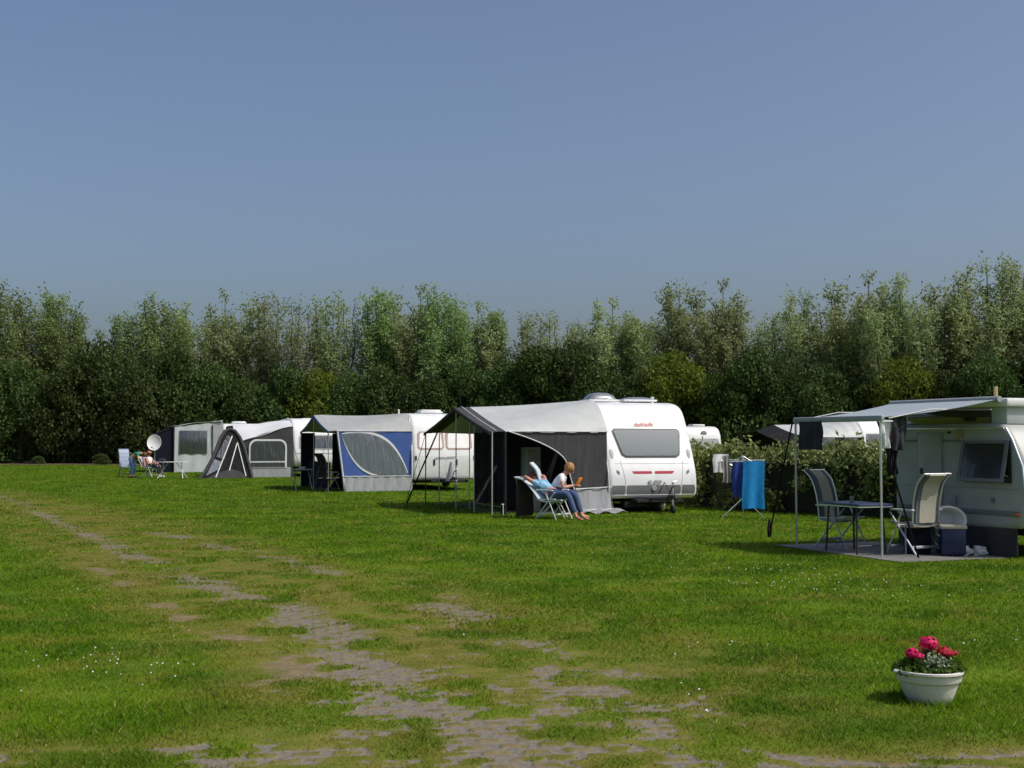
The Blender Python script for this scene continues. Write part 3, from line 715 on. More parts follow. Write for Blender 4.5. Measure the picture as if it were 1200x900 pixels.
F1.panel(.31, .40, lambda t: CX + 1.05, lambda t: CX - 1.05, .02, 3, 8, .06, .03).build('bumper', 'white', cv)
add_drawbar(cv, CX, 0, 1.05, .34)
for xx in (-.16, -2.14): add_wheel(cv, (xx, -3.4, .32))
mb = MB(); mb.tube([(CX + .25, -.1, .2), (CX + .25, -.1, .45)], .03, 8); mb.box((CX + .25, -.2, .18), (.9, .3, .16), bev=.03); mb.build('gas_locker_floor', 'black', cv)
mb = MB(); mb.box((CX, -3.1, .27), (2.0, 5.2, .08)); mb.build('chassis', 'black', cv)
mb = MB(); mb.ball((CX - .15, .18, .16), .13, 14, 8, (.5, 1, 1)); mb.build('jack_wheel', 'alu', cv)
for (xx, yy, sx, sy, hh) in ((-.62, -1.9, .75, .6, .18), (-1.05, -2.9, .8, .6, .15), (-1.45, -1.55, .8, .45, .07)):
    b = MB(); b.box((xx, yy, 2.62 + .02), (sx + .08, sy + .08, .05), bev=.015); rf = b.build('roof_hatch', 'white', cv)
    b = MB(); b.grid(lambda u, v: (xx + (u - .5) * sx, yy + (v - .5) * sy, 2.66 + hh * (1 - (2 * u - 1) ** 4) * (1 - (2 * v - 1) ** 4)), 10, 10, (0, 0, -.01)); b.build('dome', 'hatch', rf)
mb = MB(); mb.lathe([(.03, 0), (.03, .12), (.05, .13), (.05, .16), (.0, .17)], (-1.95, -1.7, 2.58), 'Z', 10); mb.build('flue', 'white', cv)
sd = MB(); sd.box((-.0, -2.0, 1.6), (.03, .6, .5), bev=.01); sd.build('side_window', 'darkglass', cv)
sd = MB(); sd.box((-.0, -3.2, 1.25), (.03, .62, 1.75), bev=.01); sd.build('door', 'offwhite', cv)

# ---- the second caravan (two front windows)
C2 = Vector((-3.33, 42.7, 0))
P2 = smooth_profile([(-.12, .32), (.0, .40), (.03, .8), (.02, 1.2), (-.06, 1.55), (-.16, 1.95), (-.28, 2.25), (-.5, 2.52), (-1.0, 2.62), (-5.0, 2.62), (-5.6, 2.5), (-5.75, 1.9), (-5.75, .6), (-5.6, .32)], 2)
def older_caravan(root, prof, double, cx=-1.15, wmat='white'):
    F = Front(prof); body_mesh(prof, -2.3, 0, .16, 5).build('body', wmat, root, angle=40)
    if double:
        for s in (1, -1):
            w = F.panel(1.36, 1.98, lambda t, s=s: cx + s * .03, lambda t, s=s: cx + s * (.96 - .02 * t), .008, 8, 8, .03, .08).build('window', 'pinkframe', root)
            F.panel(1.42, 1.93, lambda t, s=s: cx + s * (.08 + .05 * t), lambda t, s=s: cx + s * (.90 - .05 * t), .014, 8, 8, .03, .05).build('pane', 'bright_pane', w)
        for s in (1, -1):
            F.panel(.46, 1.17, lambda t, s=s: cx + s * .015, lambda t, s=s: cx + s * (.90), .010, 6, 6, .03, .06).build('locker_door', 'offwhite', root)
            F.panel(.85, 1.04, lambda t, s=s: cx + s * .36, lambda t, s=s: cx + s * .42, .03, 2, 2, .03).build('handle', 'black', root)
            F.panel(1.02, 1.16, lambda t, s=s: cx + s * .99, lambda t, s=s: cx + s * 1.05, .02, 2, 2, .03).build('marker_light', 'black', root)
        b = MB(); b.tube([(cx + .35, F.y(1.1) + .04, 1.1), (cx - .35, F.y(1.1) + .04, 1.13)], .014, 6); b.build('grab_rail', 'midgrey', root)
    else:
        w = F.panel(1.25, 1.95, lambda t: cx + .85, lambda t: cx - .85, .008, 8, 8, .03, .1).build('window', 'midgrey', root)
        F.panel(1.32, 1.89, lambda t: cx + .78, lambda t: cx - .78, .014, 8, 8, .03, .08).build('pane', 'pvc', w)
        F.panel(1.06, 1.10, lambda t: cx + 1.0, lambda t: cx - 1.0, .006, 2, 6, .02).build('stripe', 'midgrey', root)
    F.panel(.34, .42, lambda t: cx + 1.0, lambda t: cx - 1.0, .025, 3, 8, .06, .03).build('bumper', 'midgrey', root)
    for xx in (-.16, -2.14): add_wheel(root, (xx, -3.3, .32))
    add_drawbar(root, cx, 0, 1.1, .38)
    b = MB(); b.box((cx, -3.0, .28), (2.0, 4.8, .08)); b.build('chassis', 'black', root)
    b = MB(); b.box((cx + .15, -1.5, 2.645), (.8, .7, .05), bev=.015); b.box((cx + .15, -1.5, 2.70), (.7, .6, .07), bev=.03); b.build('roof_hatch', 'white', root)
    b = MB(); b.lathe([(.03, 0), (.03, .14), (.05, .15), (.0, .18)], (cx + .95, -2.6, 2.6), 'Z', 10); b.build('flue', 'white', root)
cv = thing('caravan', 'white caravan with two square front windows beside the blue awning', 'caravan', C2, ROT)
older_caravan(cv, P2, True)
mb = MB(); mb.grid(lambda u, v: (-1.15 - .02 + .20 * math.cos(u * 2 * PI) * (1 - .75 * v), .68 + .22 * math.sin(u * 2 * PI) * (1 - .7 * v), .34 + .62 * v), 14, 5); mb.build('coupling_cover', 'midgrey', cv)
C3 = Vector((-10.1, 59.0, 0))
P3 = smooth_profile([(-.30, .42), (-.02, .60), (.04, .95), (.0, 1.4), (-.12, 1.9), (-.3, 2.3), (-.6, 2.6), (-1.1, 2.74), (-4.6, 2.72), (-5.2, 2.5), (-5.35, 1.9), (-5.35, .6), (-5.2, .35)], 2)
cv = thing('caravan', 'round-nosed white caravan half hidden behind the porch of the blue awning', 'caravan', C3, ROT)
older_caravan(cv, P3, False)
C4 = Vector((-15.5, 68.7, 0))
cv = thing('caravan', 'white caravan behind the light grey walled awning, mostly hidden', 'caravan', C4, ROT)
older_caravan(cv, P2, False)

# ------------------------------------------------------------------ awnings
def awning_roof(L, dep, can, z_e, z_r, zc, y_over=0.0, rise=.9, e0=None, sag=.05):
    """returns z(u_x, t) and y(t): x outward, t 0..1 from near eave to far eave"""
    e0 = z_e if e0 is None else e0
    def yt(x, t): return (y_over * min(1, x / dep)) - t * (L + y_over * min(1, x / dep))
    def z(x, t):
        k = min(1.0, x / dep); d = min(t, 1 - t) * L
        a = e0 + (zc - e0) * math.sin(min(1, d / rise) * PI / 2) ** .8        # along the caravan rail
        q = min(t, 1 - t) * 2; b = z_e + (z_r - z_e) * q - sag * math.sin(q * PI)
        zz = a * (1 - k) + b * k - sag * math.sin(k * PI) * (1 if 0 < k < 1 else 0)
        if x > dep: zz = b - (x - dep) * .06
        return zz
    return yt, z
# -- grey awning of the middle caravan
aw = thing('awning', 'pale grey roofed caravan awning with charcoal curtain walls and open canopy', 'awning', C1, ROT)
L, dep = 5.3, 2.5
yt, zf = awning_roof(L, dep, .4, 1.88, 2.48, 2.63, .0, 1.0, 1.86, .02)
MB().grid(lambda u, v: (u * dep, yt(u * dep, v), zf(u * dep, v)), 16, 40, (0, 0, -.012)).build('roof', 'roof_grey', aw)
MB().grid(lambda u, v: (dep + .38 * u, yt(dep, v) + (.12 if v < .5 else -.12) * (abs(v - .5) * 2) * u, zf(dep + .38 * u, v) + .004), 4, 40, (0, 0, -.014)).build('canopy', 'charcoal', aw)
MB().tube([(dep + .20, yt(dep, v) + .0, zf(dep + .2, v) + .018) for v in [i / 30 for i in range(31)]], .011, 5).build('piping', 'trimwhite', aw)
mb = MB()
mb.grid(lambda u, v: (dep + .385, yt(dep, u) + (.12 if u < .5 else -.12) * (abs(u - .5) * 2), zf(dep + .38, u) - .07 * v), 30, 1, (.012, 0, 0)); mb.build('valance', 'charcoal', aw)
def drape(fx, fz, nu, nv, amp=.03, k=7, ph=0, sc=1):
    """vertical curtain in the plane y=0: fx(u,v)->x, fz(u,v)->z"""
    return lambda u, v: (fx(u, v), amp * .4 * math.sin(fx(u, v) * 11 + ph + 1.3 * v) * (1 - .6 * v) + .004 * math.sin(fx(u, v) * 23 + v * 3), fz(u, v))
# near curtain: pulled back in an arc from the outer corner to the caravan
def edge_x(v):     # v 0 bottom..1 top ; left limit of curtain (x outward)
    z = 1.86 * v
    return 1.02 + 1.42 * max(0, (z - .95) / .91) ** 1.9 if z > .95 else 1.02 - .25 * (1 - z / .95)
MB().grid(drape(lambda u, v: .02 + (edge_x(v) - .02) * u, lambda u, v: .30 + (1.875 - .30) * v, 44, 20), 60, 24, (0, -.008, 0)).build('side_wall', 'curtain_grey', aw)
MB().tube([(edge_x(v) , .035, .30 + 1.575 * v) for v in [i / 24 for i in range(25)]], .014, 6).build('piping', 'trimwhite', aw)
MB().tube([(0.0, .03, 1.872), (dep, .03, 1.872)], .014, 6).build('piping', 'trimwhite', aw)
MB().tube([(.0, F1.y(z) + .02, z) for z in [.3 + i * .09 for i in range(24)]], .018, 6).build('rail_piping', 'trimwhite', aw)
sk = MB(); sk.grid(lambda u, v: (-.05 + .85 * u, .02 + .10 * (1 - v) + .015 * math.sin(u * 12), .06 + .52 * v), 16, 6, (0, .01, 0)); sk = sk.build('wheel_skirt', 'greyband', aw)
MB().tube([(.82, .06, .56), (-.05, .06, .60), (-.08, .13, .1), (.85, .13, .08)], .014, 6).build('hem', 'trimwhite', sk)
mb = MB(); mb.grid(lambda u, v: (-.28 + 1.15 * u, .12 + .35 * v, .05 + .05 * abs(math.sin(u * 9 + v * 4)) * (1 - v) + .03 * math.sin(u * 17)), 26, 8, (0, 0, -.01)); mb.build('ground_flap', 'greyband', aw)
# front (outer) curtains, black, swept back
def edge_y(v): z = 1.9 * v; return -.28 - 2.6 * max(0, (z - .5) / 1.4) ** 2.2
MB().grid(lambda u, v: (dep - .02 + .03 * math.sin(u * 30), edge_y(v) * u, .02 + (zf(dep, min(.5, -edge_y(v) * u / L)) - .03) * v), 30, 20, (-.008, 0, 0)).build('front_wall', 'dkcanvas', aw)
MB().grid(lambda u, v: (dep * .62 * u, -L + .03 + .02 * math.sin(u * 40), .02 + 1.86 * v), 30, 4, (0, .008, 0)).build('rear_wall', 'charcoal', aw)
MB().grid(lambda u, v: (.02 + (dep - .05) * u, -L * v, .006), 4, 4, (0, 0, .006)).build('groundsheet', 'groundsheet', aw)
for (xx, yy, zz, m_, r_) in ((dep + .34, .12, 1.86, 'alu', .016), (dep + .34, -L * .5, 2.40, 'steel', .014), (dep + .34, -L - .1, 1.86, 'black', .016), (dep, .0, 1.86, 'dkcanvas', .04), (dep, -L * .5, 2.4, 'steel', .012), (dep, -L, 1.86, 'steel', .014), (dep + .3, -L * .25, 2.1, 'steel', .012)):
    MB().tube([(xx, yy, 0), (xx, yy, zz)], r_, 8).build('pole', m_, aw)
MB().tube([(dep + .34, -L * .8, 1.9), (dep + .75, -L - .5, .0)], .022, 5).build('storm_strap', 'dkcanvas', aw)
MB().tube([(dep + .34, -L - .1, 1.86), (dep + .5, -L - 1.5, .0)], .008, 4).build('guy_line', 'black', aw)
MB().tube([(dep + .05, .02, .0), (dep + .05, .02, .24)], .012, 5).box((dep + .05, .02, .245), (.07, .02, .02)).build('peg', 'trimwhite', aw)
MB().grid(lambda u, v: (.03 + 1.95 * u, -1.45 + .02 * math.sin(u * 33), .02 + 2.2 * v), 30, 4, (0, .008, 0)).build('dark_inner_sheet', 'dkcanvas', aw)  # added dark sheet standing in for the shade inside the awning
# things inside
cb = thing('camping_cupboard', 'tall beige camping cupboard standing in the dark awning doorway', 'cupboard', C1 + Matrix.Rotation(ROT, 3, 'Z') @ Vector((1.45, -1.20, .01)), ROT)
MB().box((0, 0, .75), (.34, .45, 1.5), bev=.02).build('carcass', 'roof_beige', cb)
for z in (.05, .42, .78, 1.14): MB().box((0, .235, z + .16), (.29, .015, .31), bev=.004).build('door', 'greycloth', cb)

# -- blue awning
ab = thing('awning', 'royal blue caravan awning with leaf-shaped window and grey roof', 'awning', C2, ROT)
L, dep = 5.0, 2.55
yt, zf = awning_roof(L, dep, .4, 2.0, 2.56, 2.60, .15, .9, 1.96, .04)
MB().grid(lambda u, v: (u * dep, yt(u * dep, v), zf(u * dep, v)), 16, 40, (0, 0, -.012)).build('roof', 'roof_beige', ab)
MB().grid(lambda u, v: (dep + .30 * u, yt(dep, v), zf(dep + .3 * u, v) + .003), 4, 40, (0, 0, -.014)).build('canopy', 'roof_beige', ab)
mb = MB(); mb.grid(lambda u, v: (dep + .305, yt(dep, u), zf(dep + .3, u) - .09 * v), 30, 1, (.012, 0, 0)); mb.build('valance', 'blue_canvas', ab)
Z0 = 1.985
def nearpt(x, z): k = x / dep; return Vector((x - .26 * k * k * (1 - z / Z0), .15 * k, z))
MB().grid(lambda u, v: nearpt(dep * u, .50 + (Z0 - .50) * v) + Vector((0, .01 * math.sin(u * 9), 0)), 24, 10, (0, -.01, 0)).build('side_wall', 'blue_canvas', ab)
MB().grid(lambda u, v: nearpt((dep - .02) * u, .0 + .5 * v) + Vector((0, .012 * math.sin(u * 40 + v * 3) + .02 + .04 * (1 - v), 0)), 50, 6, (0, -.01, 0)).build('mud_wall', 'greyband', ab)
# leaf window: from upper outer corner to lower inner corner
def leafpt(t, side, grow=0.0):
    a = Vector((2.40, 1.88)); b = Vector((.16, .58)); d = b - a; n_ = Vector((-d.y, d.x)).normalized()
    p = a + d * t; bul = math.sin(PI * t) ** .92 * (.60 if side > 0 else .56) + grow * (.4 + .6 * math.sin(PI * t))
    sk = .0
    q = p + n_ * side * bul
    return q
def leafgrid(g, y, th):
    a = Vector((2.40, 1.88)); b = Vector((.16, .58))
    def f(u, v):
        t = u; c1 = leafpt(t, 1, g); c2 = leafpt(t, -1, g); q = c2 + (c1 - c2) * v
        q = Vector((min(q.x, 2.42), max(.535, min(q.y, 1.94))))
        return (q.x, .15 * q.x / dep + y, q.y)
    return MB().grid(f, 36, 8, (0, th, 0))
w = leafgrid(.08, .022, -.012).build('window', 'trimwhite', ab); leafgrid(.0, .034, -.01).build('pane', 'pvcblue', w)
MB().tube([nearpt(0, Z0) + Vector((0, .02, 0)), nearpt(dep, Z0) + Vector((0, .02, 0))], .014, 5).build('piping', 'trimwhite', ab)
MB().tube([nearpt(0, .5) + Vector((0, .03, 0)), nearpt(dep, .5) + Vector((0, .03, 0))], .014, 5).build('piping', 'trimwhite', ab)
F2 = Front(P2)
MB().tube([(0.01, F2.y(z) + .03, z) for z in [.02 + i * .1 if i else .33 for i in range(0, 25) if .02 + i * .1 > .3]], .03, 6).build('rail_piping', 'trimwhite', ab)
MB().tube([nearpt(dep, Z0), nearpt(dep, 0)], .03, 6).build('corner_piping', 'trimwhite', ab)
MB().grid(lambda u, v: (dep - .26 * (1 - v), .15 - .35 * u, .02 + 1.95 * v), 8, 8, (-.01, 0, 0)).build('front_wall', 'navy', ab)
MB().grid(lambda u, v: (1.1 * u, -L, .02 + 1.93 * v), 8, 4, (0, .01, 0)).build('rear_wall', 'navy', ab)
MB().grid(lambda u, v: (dep + .28 - .5 * u, -L + .02 * math.sin(u * 20), .02 + 1.93 * v), 8, 4, (0, .01, 0)).build('end_wall', 'navy', ab)
MB().grid(lambda u, v: (dep + .02 * math.sin(u * 30), -L + (L - 1.1) * u, .02 + .92 * v), 24, 4, (-.01, 0, 0)).build('low_front_wall', 'navy', ab)
MB().grid(lambda u, v: (.5 + 1.6 * u, -2.9 + .02 * math.sin(u * 30), .02 + 1.9 * v), 24, 4, (0, .01, 0)).build('dark_inner_sheet', 'navy', ab)
for yy, zz in ((.1, 1.95), (-L * .5, 2.45), (-L, 1.95)): MB().tube([(dep + .28, yy, 0), (dep + .28, yy, zz)], .016, 6).build('pole', 'steel', ab)
MB().tube([(dep + .28, .1, 1.95), (dep + .9, .7, 0)], .007, 4).build('guy_line', 'black', ab)

# -- grey inflatable awning with arched window
ag = thing('awning', 'charcoal awning with white roof, arched window and leaning porch', 'awning', C3, ROT)
L, dep = 4.6, 2.6
def z3(x, t):
    q = min(t, 1 - t) * 2
    return 2.62 - (.28 + .55 * (x / dep) ** 1.3) * (1 - min(1, q * 2.2)) ** 1.0 - .25 * (x / dep)
MB().grid(lambda u, v: (u * dep, .10 - (L + .1) * v, z3(u * dep, v) + .03 * math.sin(u * PI * 3)), 16, 30, (0, 0, -.015)).build('roof', 'roof_white', ag)
MB().grid(lambda u, v: (dep * u, .06 + .02 * math.sin(u * 14), .0 + (z3(dep * u, .0) + .02) * v), 24, 8, (0, -.01, 0)).build('side_wall', 'charcoal', ag)
MB().grid(lambda u, v: (dep, .06 - L * u, (z3(dep, u) - .01) * v), 10, 6, (-.01, 0, 0)).build('front_wall', 'charcoal', ag)
MB().grid(lambda u, v: (dep * u, -L, 1.8 * v), 6, 3, (0, .01, 0)).build('rear_wall', 'charcoal', ag)
MB().grid(lambda u, v: (.10 + 2.15 * u, .10, .0 + .46 * v), 8, 3, (0, -.01, 0)).build('mud_wall', 'greyband', ag)
def arch(x0, x1, z0, z1, r, y, n=8):
    pts = [(x0, y, z0), (x1, y, z0)]
    pts += [(x1 - r + r * math.cos(a), y, z1 - r + r * math.sin(a)) for a in [PI / 2 * i / n for i in range(n + 1)]]
    pts += [(x0 + r - r * math.sin(a), y, z1 - r + r * math.cos(a)) for a in [PI / 2 * i / n for i in range(n + 1)]]
    return pts
w = MB().prism(arch(.28, 2.00, .44, 1.74, .34, .105), (0, .02, 0)).build('window', 'trimwhite', ag)
MB().prism(arch(.36, 1.92, .76, 1.66, .28, .13), (0, .012, 0)).build('pane', 'pvc', w)
MB().prism([(.36, .13, .48), (1.92, .13, .48), (1.92, .13, .68), (.36, .13, .68)], (0, .012, 0)).build('pane', 'pvc', w)
# porch: leaning inflated arch at the outer corner
def arcpts(y, x0, x1, zt, lean, n=14):
    o = []
    for i in range(n + 1):
        t = i / n; a = PI * t
        xx = (x0 + x1) / 2 + (x1 - x0) / 2 * math.copysign(abs(math.cos(a)) ** .8, math.cos(a)); zz = zt * math.sin(a) ** .75
        o.append((xx + lean * zz, y, zz))
    return o
PR = [(4.30, .0), (4.05, .28), (3.72, .85), (3.50, 1.35), (3.32, 1.80), (3.12, 2.10), (2.88, 2.20), (2.66, 2.10), (2.46, 1.82), (2.30, 1.40), (2.18, .90), (2.06, .40), (1.98, .0)]
PR = [tuple(Vector(PR[i]) * (1 - t) + Vector(PR[i + 1]) * t) for i in range(len(PR) - 1) for t in (0, .5)] + [PR[-1]]
def py_(z): return 1.15 - .35 * z
A0 = [(x_, py_(z_), z_) for x_, z_ in PR]; A1 = [(2.0 + (x_ - 2.0) * .75, -.9, z_ * .93) for x_, z_ in PR]
MB().tube(A0, .075, 8).build('inflated_arch', 'charcoal', ag)
NP = len(A0) - 1
MB().grid(lambda u, v: Vector(A0[int(round(u * NP))]) * (1 - v) + Vector(A1[int(round(u * NP))]) * v, NP, 6, (0, 0, -.012)).build('porch_roof', 'charcoal', ag)
MB().prism([(x_, py_(z_) - .02, z_) for (x_, _, z_) in A0], (0, -.012, 0)).build('porch_door', 'dkcanvas', ag)
def tri(pts, off, nm, mt): return MB().prism([(a, py_(b) + off, b) for a, b in pts], (0, .010, 0)).build(nm, mt, ag)
tri([(4.0, .12), (3.42, .42), (3.30, .75), (3.62, .85)], .0, 'porch_window', 'pvcblue')
tri([(3.55, .95), (3.18, .85), (2.84, 1.82), (3.02, 1.92)], .0, 'porch_window', 'pvc')
tri([(3.60, .05), (3.555, .05), (2.78, 1.88), (2.82, 1.90)], .012, 'zip_trim', 'trimwhite')
tri([(3.00, .35), (2.96, .35), (2.58, 1.55), (2.62, 1.57)], .012, 'zip_trim', 'trimwhite')
tri([(2.60, 1.62), (2.56, 1.58), (2.24, .10), (2.28, .10)], .024, 'zip_trim', 'trimwhite')
tri([(3.95, .02), (2.2, .02), (2.45, .28), (2.9, .42), (3.6, .20)], .006, 'porch_skirt', 'charcoal')
MB().tube([(.1, .1, 1.9), (-.05, 2.3, 0)], .012, 4).build('guy_line', 'dkcanvas', ag)

# -- light grey walled awning, farthest
al = thing('awning', 'farthest awning, light grey side wall with dark square window', 'awning', C4, ROT)
L, dep = 4.6, 2.55
MB().grid(lambda u, v: (u * (dep + .1), .1 - L * v, 2.78 - .30 * u - .03 * math.sin(u * 9)), 12, 8, (0, 0, -.015)).build('roof', 'roof_grey', al)
MB().grid(lambda u, v: (.55 + (dep - .55) * u, .06 + .02 * math.sin(u * 17 + v * 5), (2.70 - .3 * (.2 + .8 * u)) * v), 30, 12, (0, -.01, 0)).build('side_wall', 'lightcanvas', al)
MB().grid(lambda u, v: (.0 + .56 * u, .05 - .1 * (1 - u), 2.7 * v * (1 - .02 * u)), 6, 6, (0, -.01, 0)).build('corner_wall', 'greyband', al)
w = MB().box((1.55, .09, 1.60), (1.45, .02, 1.24), bev=.008).build('window', 'greytrim', al)
MB().box((1.55, .105, 1.60), (1.39, .012, 1.18), bev=.004).build('pane', 'pvc', w)
MB().grid(lambda u, v: (dep, .05 - L * u, 2.36 * v), 6, 6, (-.012, 0, 0)).build('front_wall', 'navy', al)
MB().grid(lambda u, v: (dep + 1.0 * u, .05 - 3.0 * v, 2.42 - .42 * u), 6, 6, (0, 0, -.015)).build('canopy', 'navy', al)
MB().grid(lambda u, v: (dep + .95 * u, .0, (2.38 - .42 * u) * v), 6, 6, (0, -.012, 0)).build('wind_wall', 'navy', al)
for xx in (0.56, dep): MB().tube([(xx, .08, 0), (xx, .08, 2.5)], .035, 6).build('pole', 'charcoal', al)

# ---- far group behind the hedge
def at_far(px, Dm): p = W(px, 517, Dm); return Vector((p.x, Dm, 0))
PF = smooth_profile([(-.1, .35), (.0, .5), (.02, 1.2), (-.1, 1.9), (-.25, 2.25), (-.55, 2.50), (-1.2, 2.56), (-5.0, 2.56), (-5.5, 2.4), (-5.6, 1.9), (-5.6, .6), (-5.5, .35)], 2)
cv = thing('caravan', 'cream roofed caravan top showing behind the hedge next to the sleek caravan', 'caravan', at_far(806, 76), ROT)
body_mesh(PF, -2.3, 0, .14, 4).build('body', 'offwhite', cv, angle=40)
FF = Front(PF)
w = FF.panel(1.30, 1.80, lambda t: -.2, lambda t: -2.1, .01, 4, 6, .03, .06).build('window', 'midgrey', cv)
MB().lathe([(.0, -.01), (.12, -.01), (.14, .0), (.12, .02), (.0, .02)], (-1.15, FF.y(2.13) + .03, 2.13), 'Y', 16, 1.6).build('emblem', 'greycloth', cv)
MB().box((-1.3, -1.4, 2.62), (.8, .7, .1), bev=.03).build('roof_hatch', 'offwhite', cv)
for xx in (-.16, -2.14): add_wheel(cv, (xx, -3.0, .32))
C6 = at_far(1012, 56)
cv = thing('caravan', 'white caravan seen over the hedge right of the shiny grey awning', 'caravan', C6, ROT)
body_mesh(P2, -2.3, 0, .14, 4).build('body', 'white', cv, angle=40)
w = F2.panel(1.36, 1.98, lambda t: -.2, lambda t: -2.1, .01, 4, 6, .03, .06).build('window', 'greytrim', cv)
F2.panel(1.42, 1.92, lambda t: -.3, lambda t: -2.0, .018, 4, 6, .03, .05).build('pane', 'pvc', w)
MB().box((-1.0, -1.6, 2.66), (.9, .7, .1), bev=.03).build('roof_hatch', 'greytrim', cv)
MB().box((-.2, -3.1, 2.66), (.6, .6, .1), bev=.03).build('roof_hatch', 'greytrim', cv)
for xx in (-.16, -2.14): add_wheel(cv, (xx, -3.0, .32))
a6 = thing('awning', 'black gabled awning with shiny grey roof seen over the hedge', 'awning', C6, ROT)
L, dep = 5.0, 3.0
yt, zf = awning_roof(L, dep, .4, 1.85, 2.38, 2.6, .1, .9, 1.75, .06)
MB().grid(lambda u, v: (u * dep, yt(u * dep, v), zf(u * dep, v) + .02 * math.sin(u * 40) * (1 - u)), 30, 30, (0, 0, -.012)).build('roof', 'roof_grey', a6)
MB().grid(lambda u, v: (dep + .9 * u, yt(dep, v) , zf(dep, v) - .28 * u + .004), 4, 30, (0, 0, -.014)).build('canopy', 'dkcanvas', a6)
MB().grid(lambda u, v: (dep * u, .05, 1.82 * v), 12, 6, (0, -.01, 0)).build('side_wall', 'dkcanvas', a6)
MB().grid(lambda u, v: (dep, -L * u, (zf(dep, u) - .03) * v), 12, 6, (-.01, 0, 0)).build('front_wall', 'dkcanvas', a6)
for (a, b) in ((.35, 1.0), (1.5, 2.5)): MB().box(((a + b) / 2, .07, 1.45), (b - a, .02, .7), bev=.005).build('window', 'pvc', a6)
MB().box((dep + .02, -1.2, 1.5), (.02, .9, .6), bev=.005).build('window', 'pvc', a6)

# ------------------------------------------------------------------ nearest caravan on the right
RR = PI + R(21)
NR = Vector((7.1, 17.9, 0))
ra = Matrix.Rotation(RR, 3, 'Z')
cv = thing('caravan', 'nearest cream pop-top caravan with propped-open side window, cut off by the right edge', 'caravan', NR, RR)
PB = smooth_profile([(-.12, .38), (.02, .50), (.12, .90), (.10, 1.25), (-.10, 1.62), (-.28, 1.86), (-.46, 1.92), (-2.4, 1.92), (-2.72, 1.88), (-2.76, 1.4), (-2.77, .7), (-2.76, .38)], 2)
body_mesh(PB, -2.1, 0, .08, 4).build('body', 'cream', cv, angle=40)
pop = MB().box((-1.05, -1.46, 2.02), (1.94, 2.24, .26), bev=.03).build('popup_wall', 'lightcanvas', cv)
MB().box((-.068, -1.57, 2.015), (.03, 1.85, .20), bev=.004).build('strip_window', 'darkglass', pop)
MB().box((-1.05, -1.48, 2.205), (2.06, 2.44, .12), bev=.03).build('roof_lid', 'white', cv)
MB().box((.012, -1.50, 1.84), (.03, 2.4, .022), bev=.005).build('trim', 'alu', cv)
mb = MB(); mb.tube([(.005, -.27, 1.84), (.005, -.15, 1.68), (.005, .04, 1.30), (.005, .08, .95)], .016, 6); mb.build('trim', 'alu', cv)
# door
d = MB().box((.012, -1.90, 1.07), (.022, .54, 1.40), bev=.008).build('door', 'cream', cv)
MB().box((.028, -2.08, 1.19), (.02, .06, .09), bev=.008).build('handle', 'black', d)
for y in (-2.175, -1.622): MB().box((.010, y, 1.07), (.024, .012, 1.42)).build('door_seal', 'midgrey', d)
MB().box((.010, -2.4, 1.655), (.016, 2.0 - .02, .035)).build('belt_line', 'greytrim', cv) if False else None
MB().box((.010, -2.43, 1.655), (.016, .46, .03)).build('belt_line', 'greytrim', cv)
MB().box((.010, -1.40, 1.655), (.016, .38, .03)).build('belt_line', 'greytrim', cv)
MB().box((.008, -.80, .625), (.016, 1.55, .075), bev=.003).build('stripe', 'greytrim', cv)
MB().box((.008, -2.44, .625), (.016, .48, .075), bev=.003).build('stripe', 'greytrim', cv)
MB().box((.006, -1.35, .97), (.010, 2.6, .008)).build('seam', 'midgrey', cv)
MB().box((.016, -.06, .62), (.024, .085, .045), bev=.006).build('marker_light', 'orange', cv)
MB().lathe([(.0, 0), (.035, 0), (.035, .02), (0, .022)], (0.0, -.55, .80), 'X', 12).build('lock_cover', 'greytrim', cv)
MB().lathe([(.0, 0), (.02, 0), (.02, .03), (0, .032)], (0.0, -1.45, 1.78), 'X', 10).build('awning_eye', 'black', cv)
MB().box((.02, -1.22, 1.76), (.04, .12, .12), bev=.01).build('awning_lamp', 'wood', cv)
# window with open pane
w = MB().box((.012, -.66, 1.355), (.024, .98, .60), bev=.01).build('window', 'black', cv)
MB().box((.02, -.66, 1.355), (.014, .86, .50), bev=.01).build('pane', 'darkglass', w)
th = R(11)
def openp(u, v): # v 0 top hinge .. 1 bottom
    return (.03 + .60 * v * math.sin(th), -1.14 + .96 * u, 1.655 - .60 * v * math.cos(th))
mb = MB()
for (u0, u1, v0, v1) in ((0, .07, 0, 1), (.93, 1, 0, 1), (.07, .93, 0, .07), (.07, .93, .92, 1)):
    mb.grid(lambda u, v: openp(u0 + (u1 - u0) * u, v0 + (v1 - v0) * v), 2, 2, (.012, 0, .006))
mb.build('window_frame', 'greytrim', w)
M['acrylic'] = glass_mat('clear_acrylic', (.03, .03, .03), .7, .2)
MB().grid(lambda u, v: openp(.05 + .9 * u, .05 + .9 * v), 2, 2, (.006, 0, .003)).build('opened_pane', 'acrylic', w)
for yy in (-1.1, -.22): MB().tube([(.03, yy, 1.15), openp((yy + 1.14) / .96, .8)], .008, 5).build('window_stay', 'alu', w)
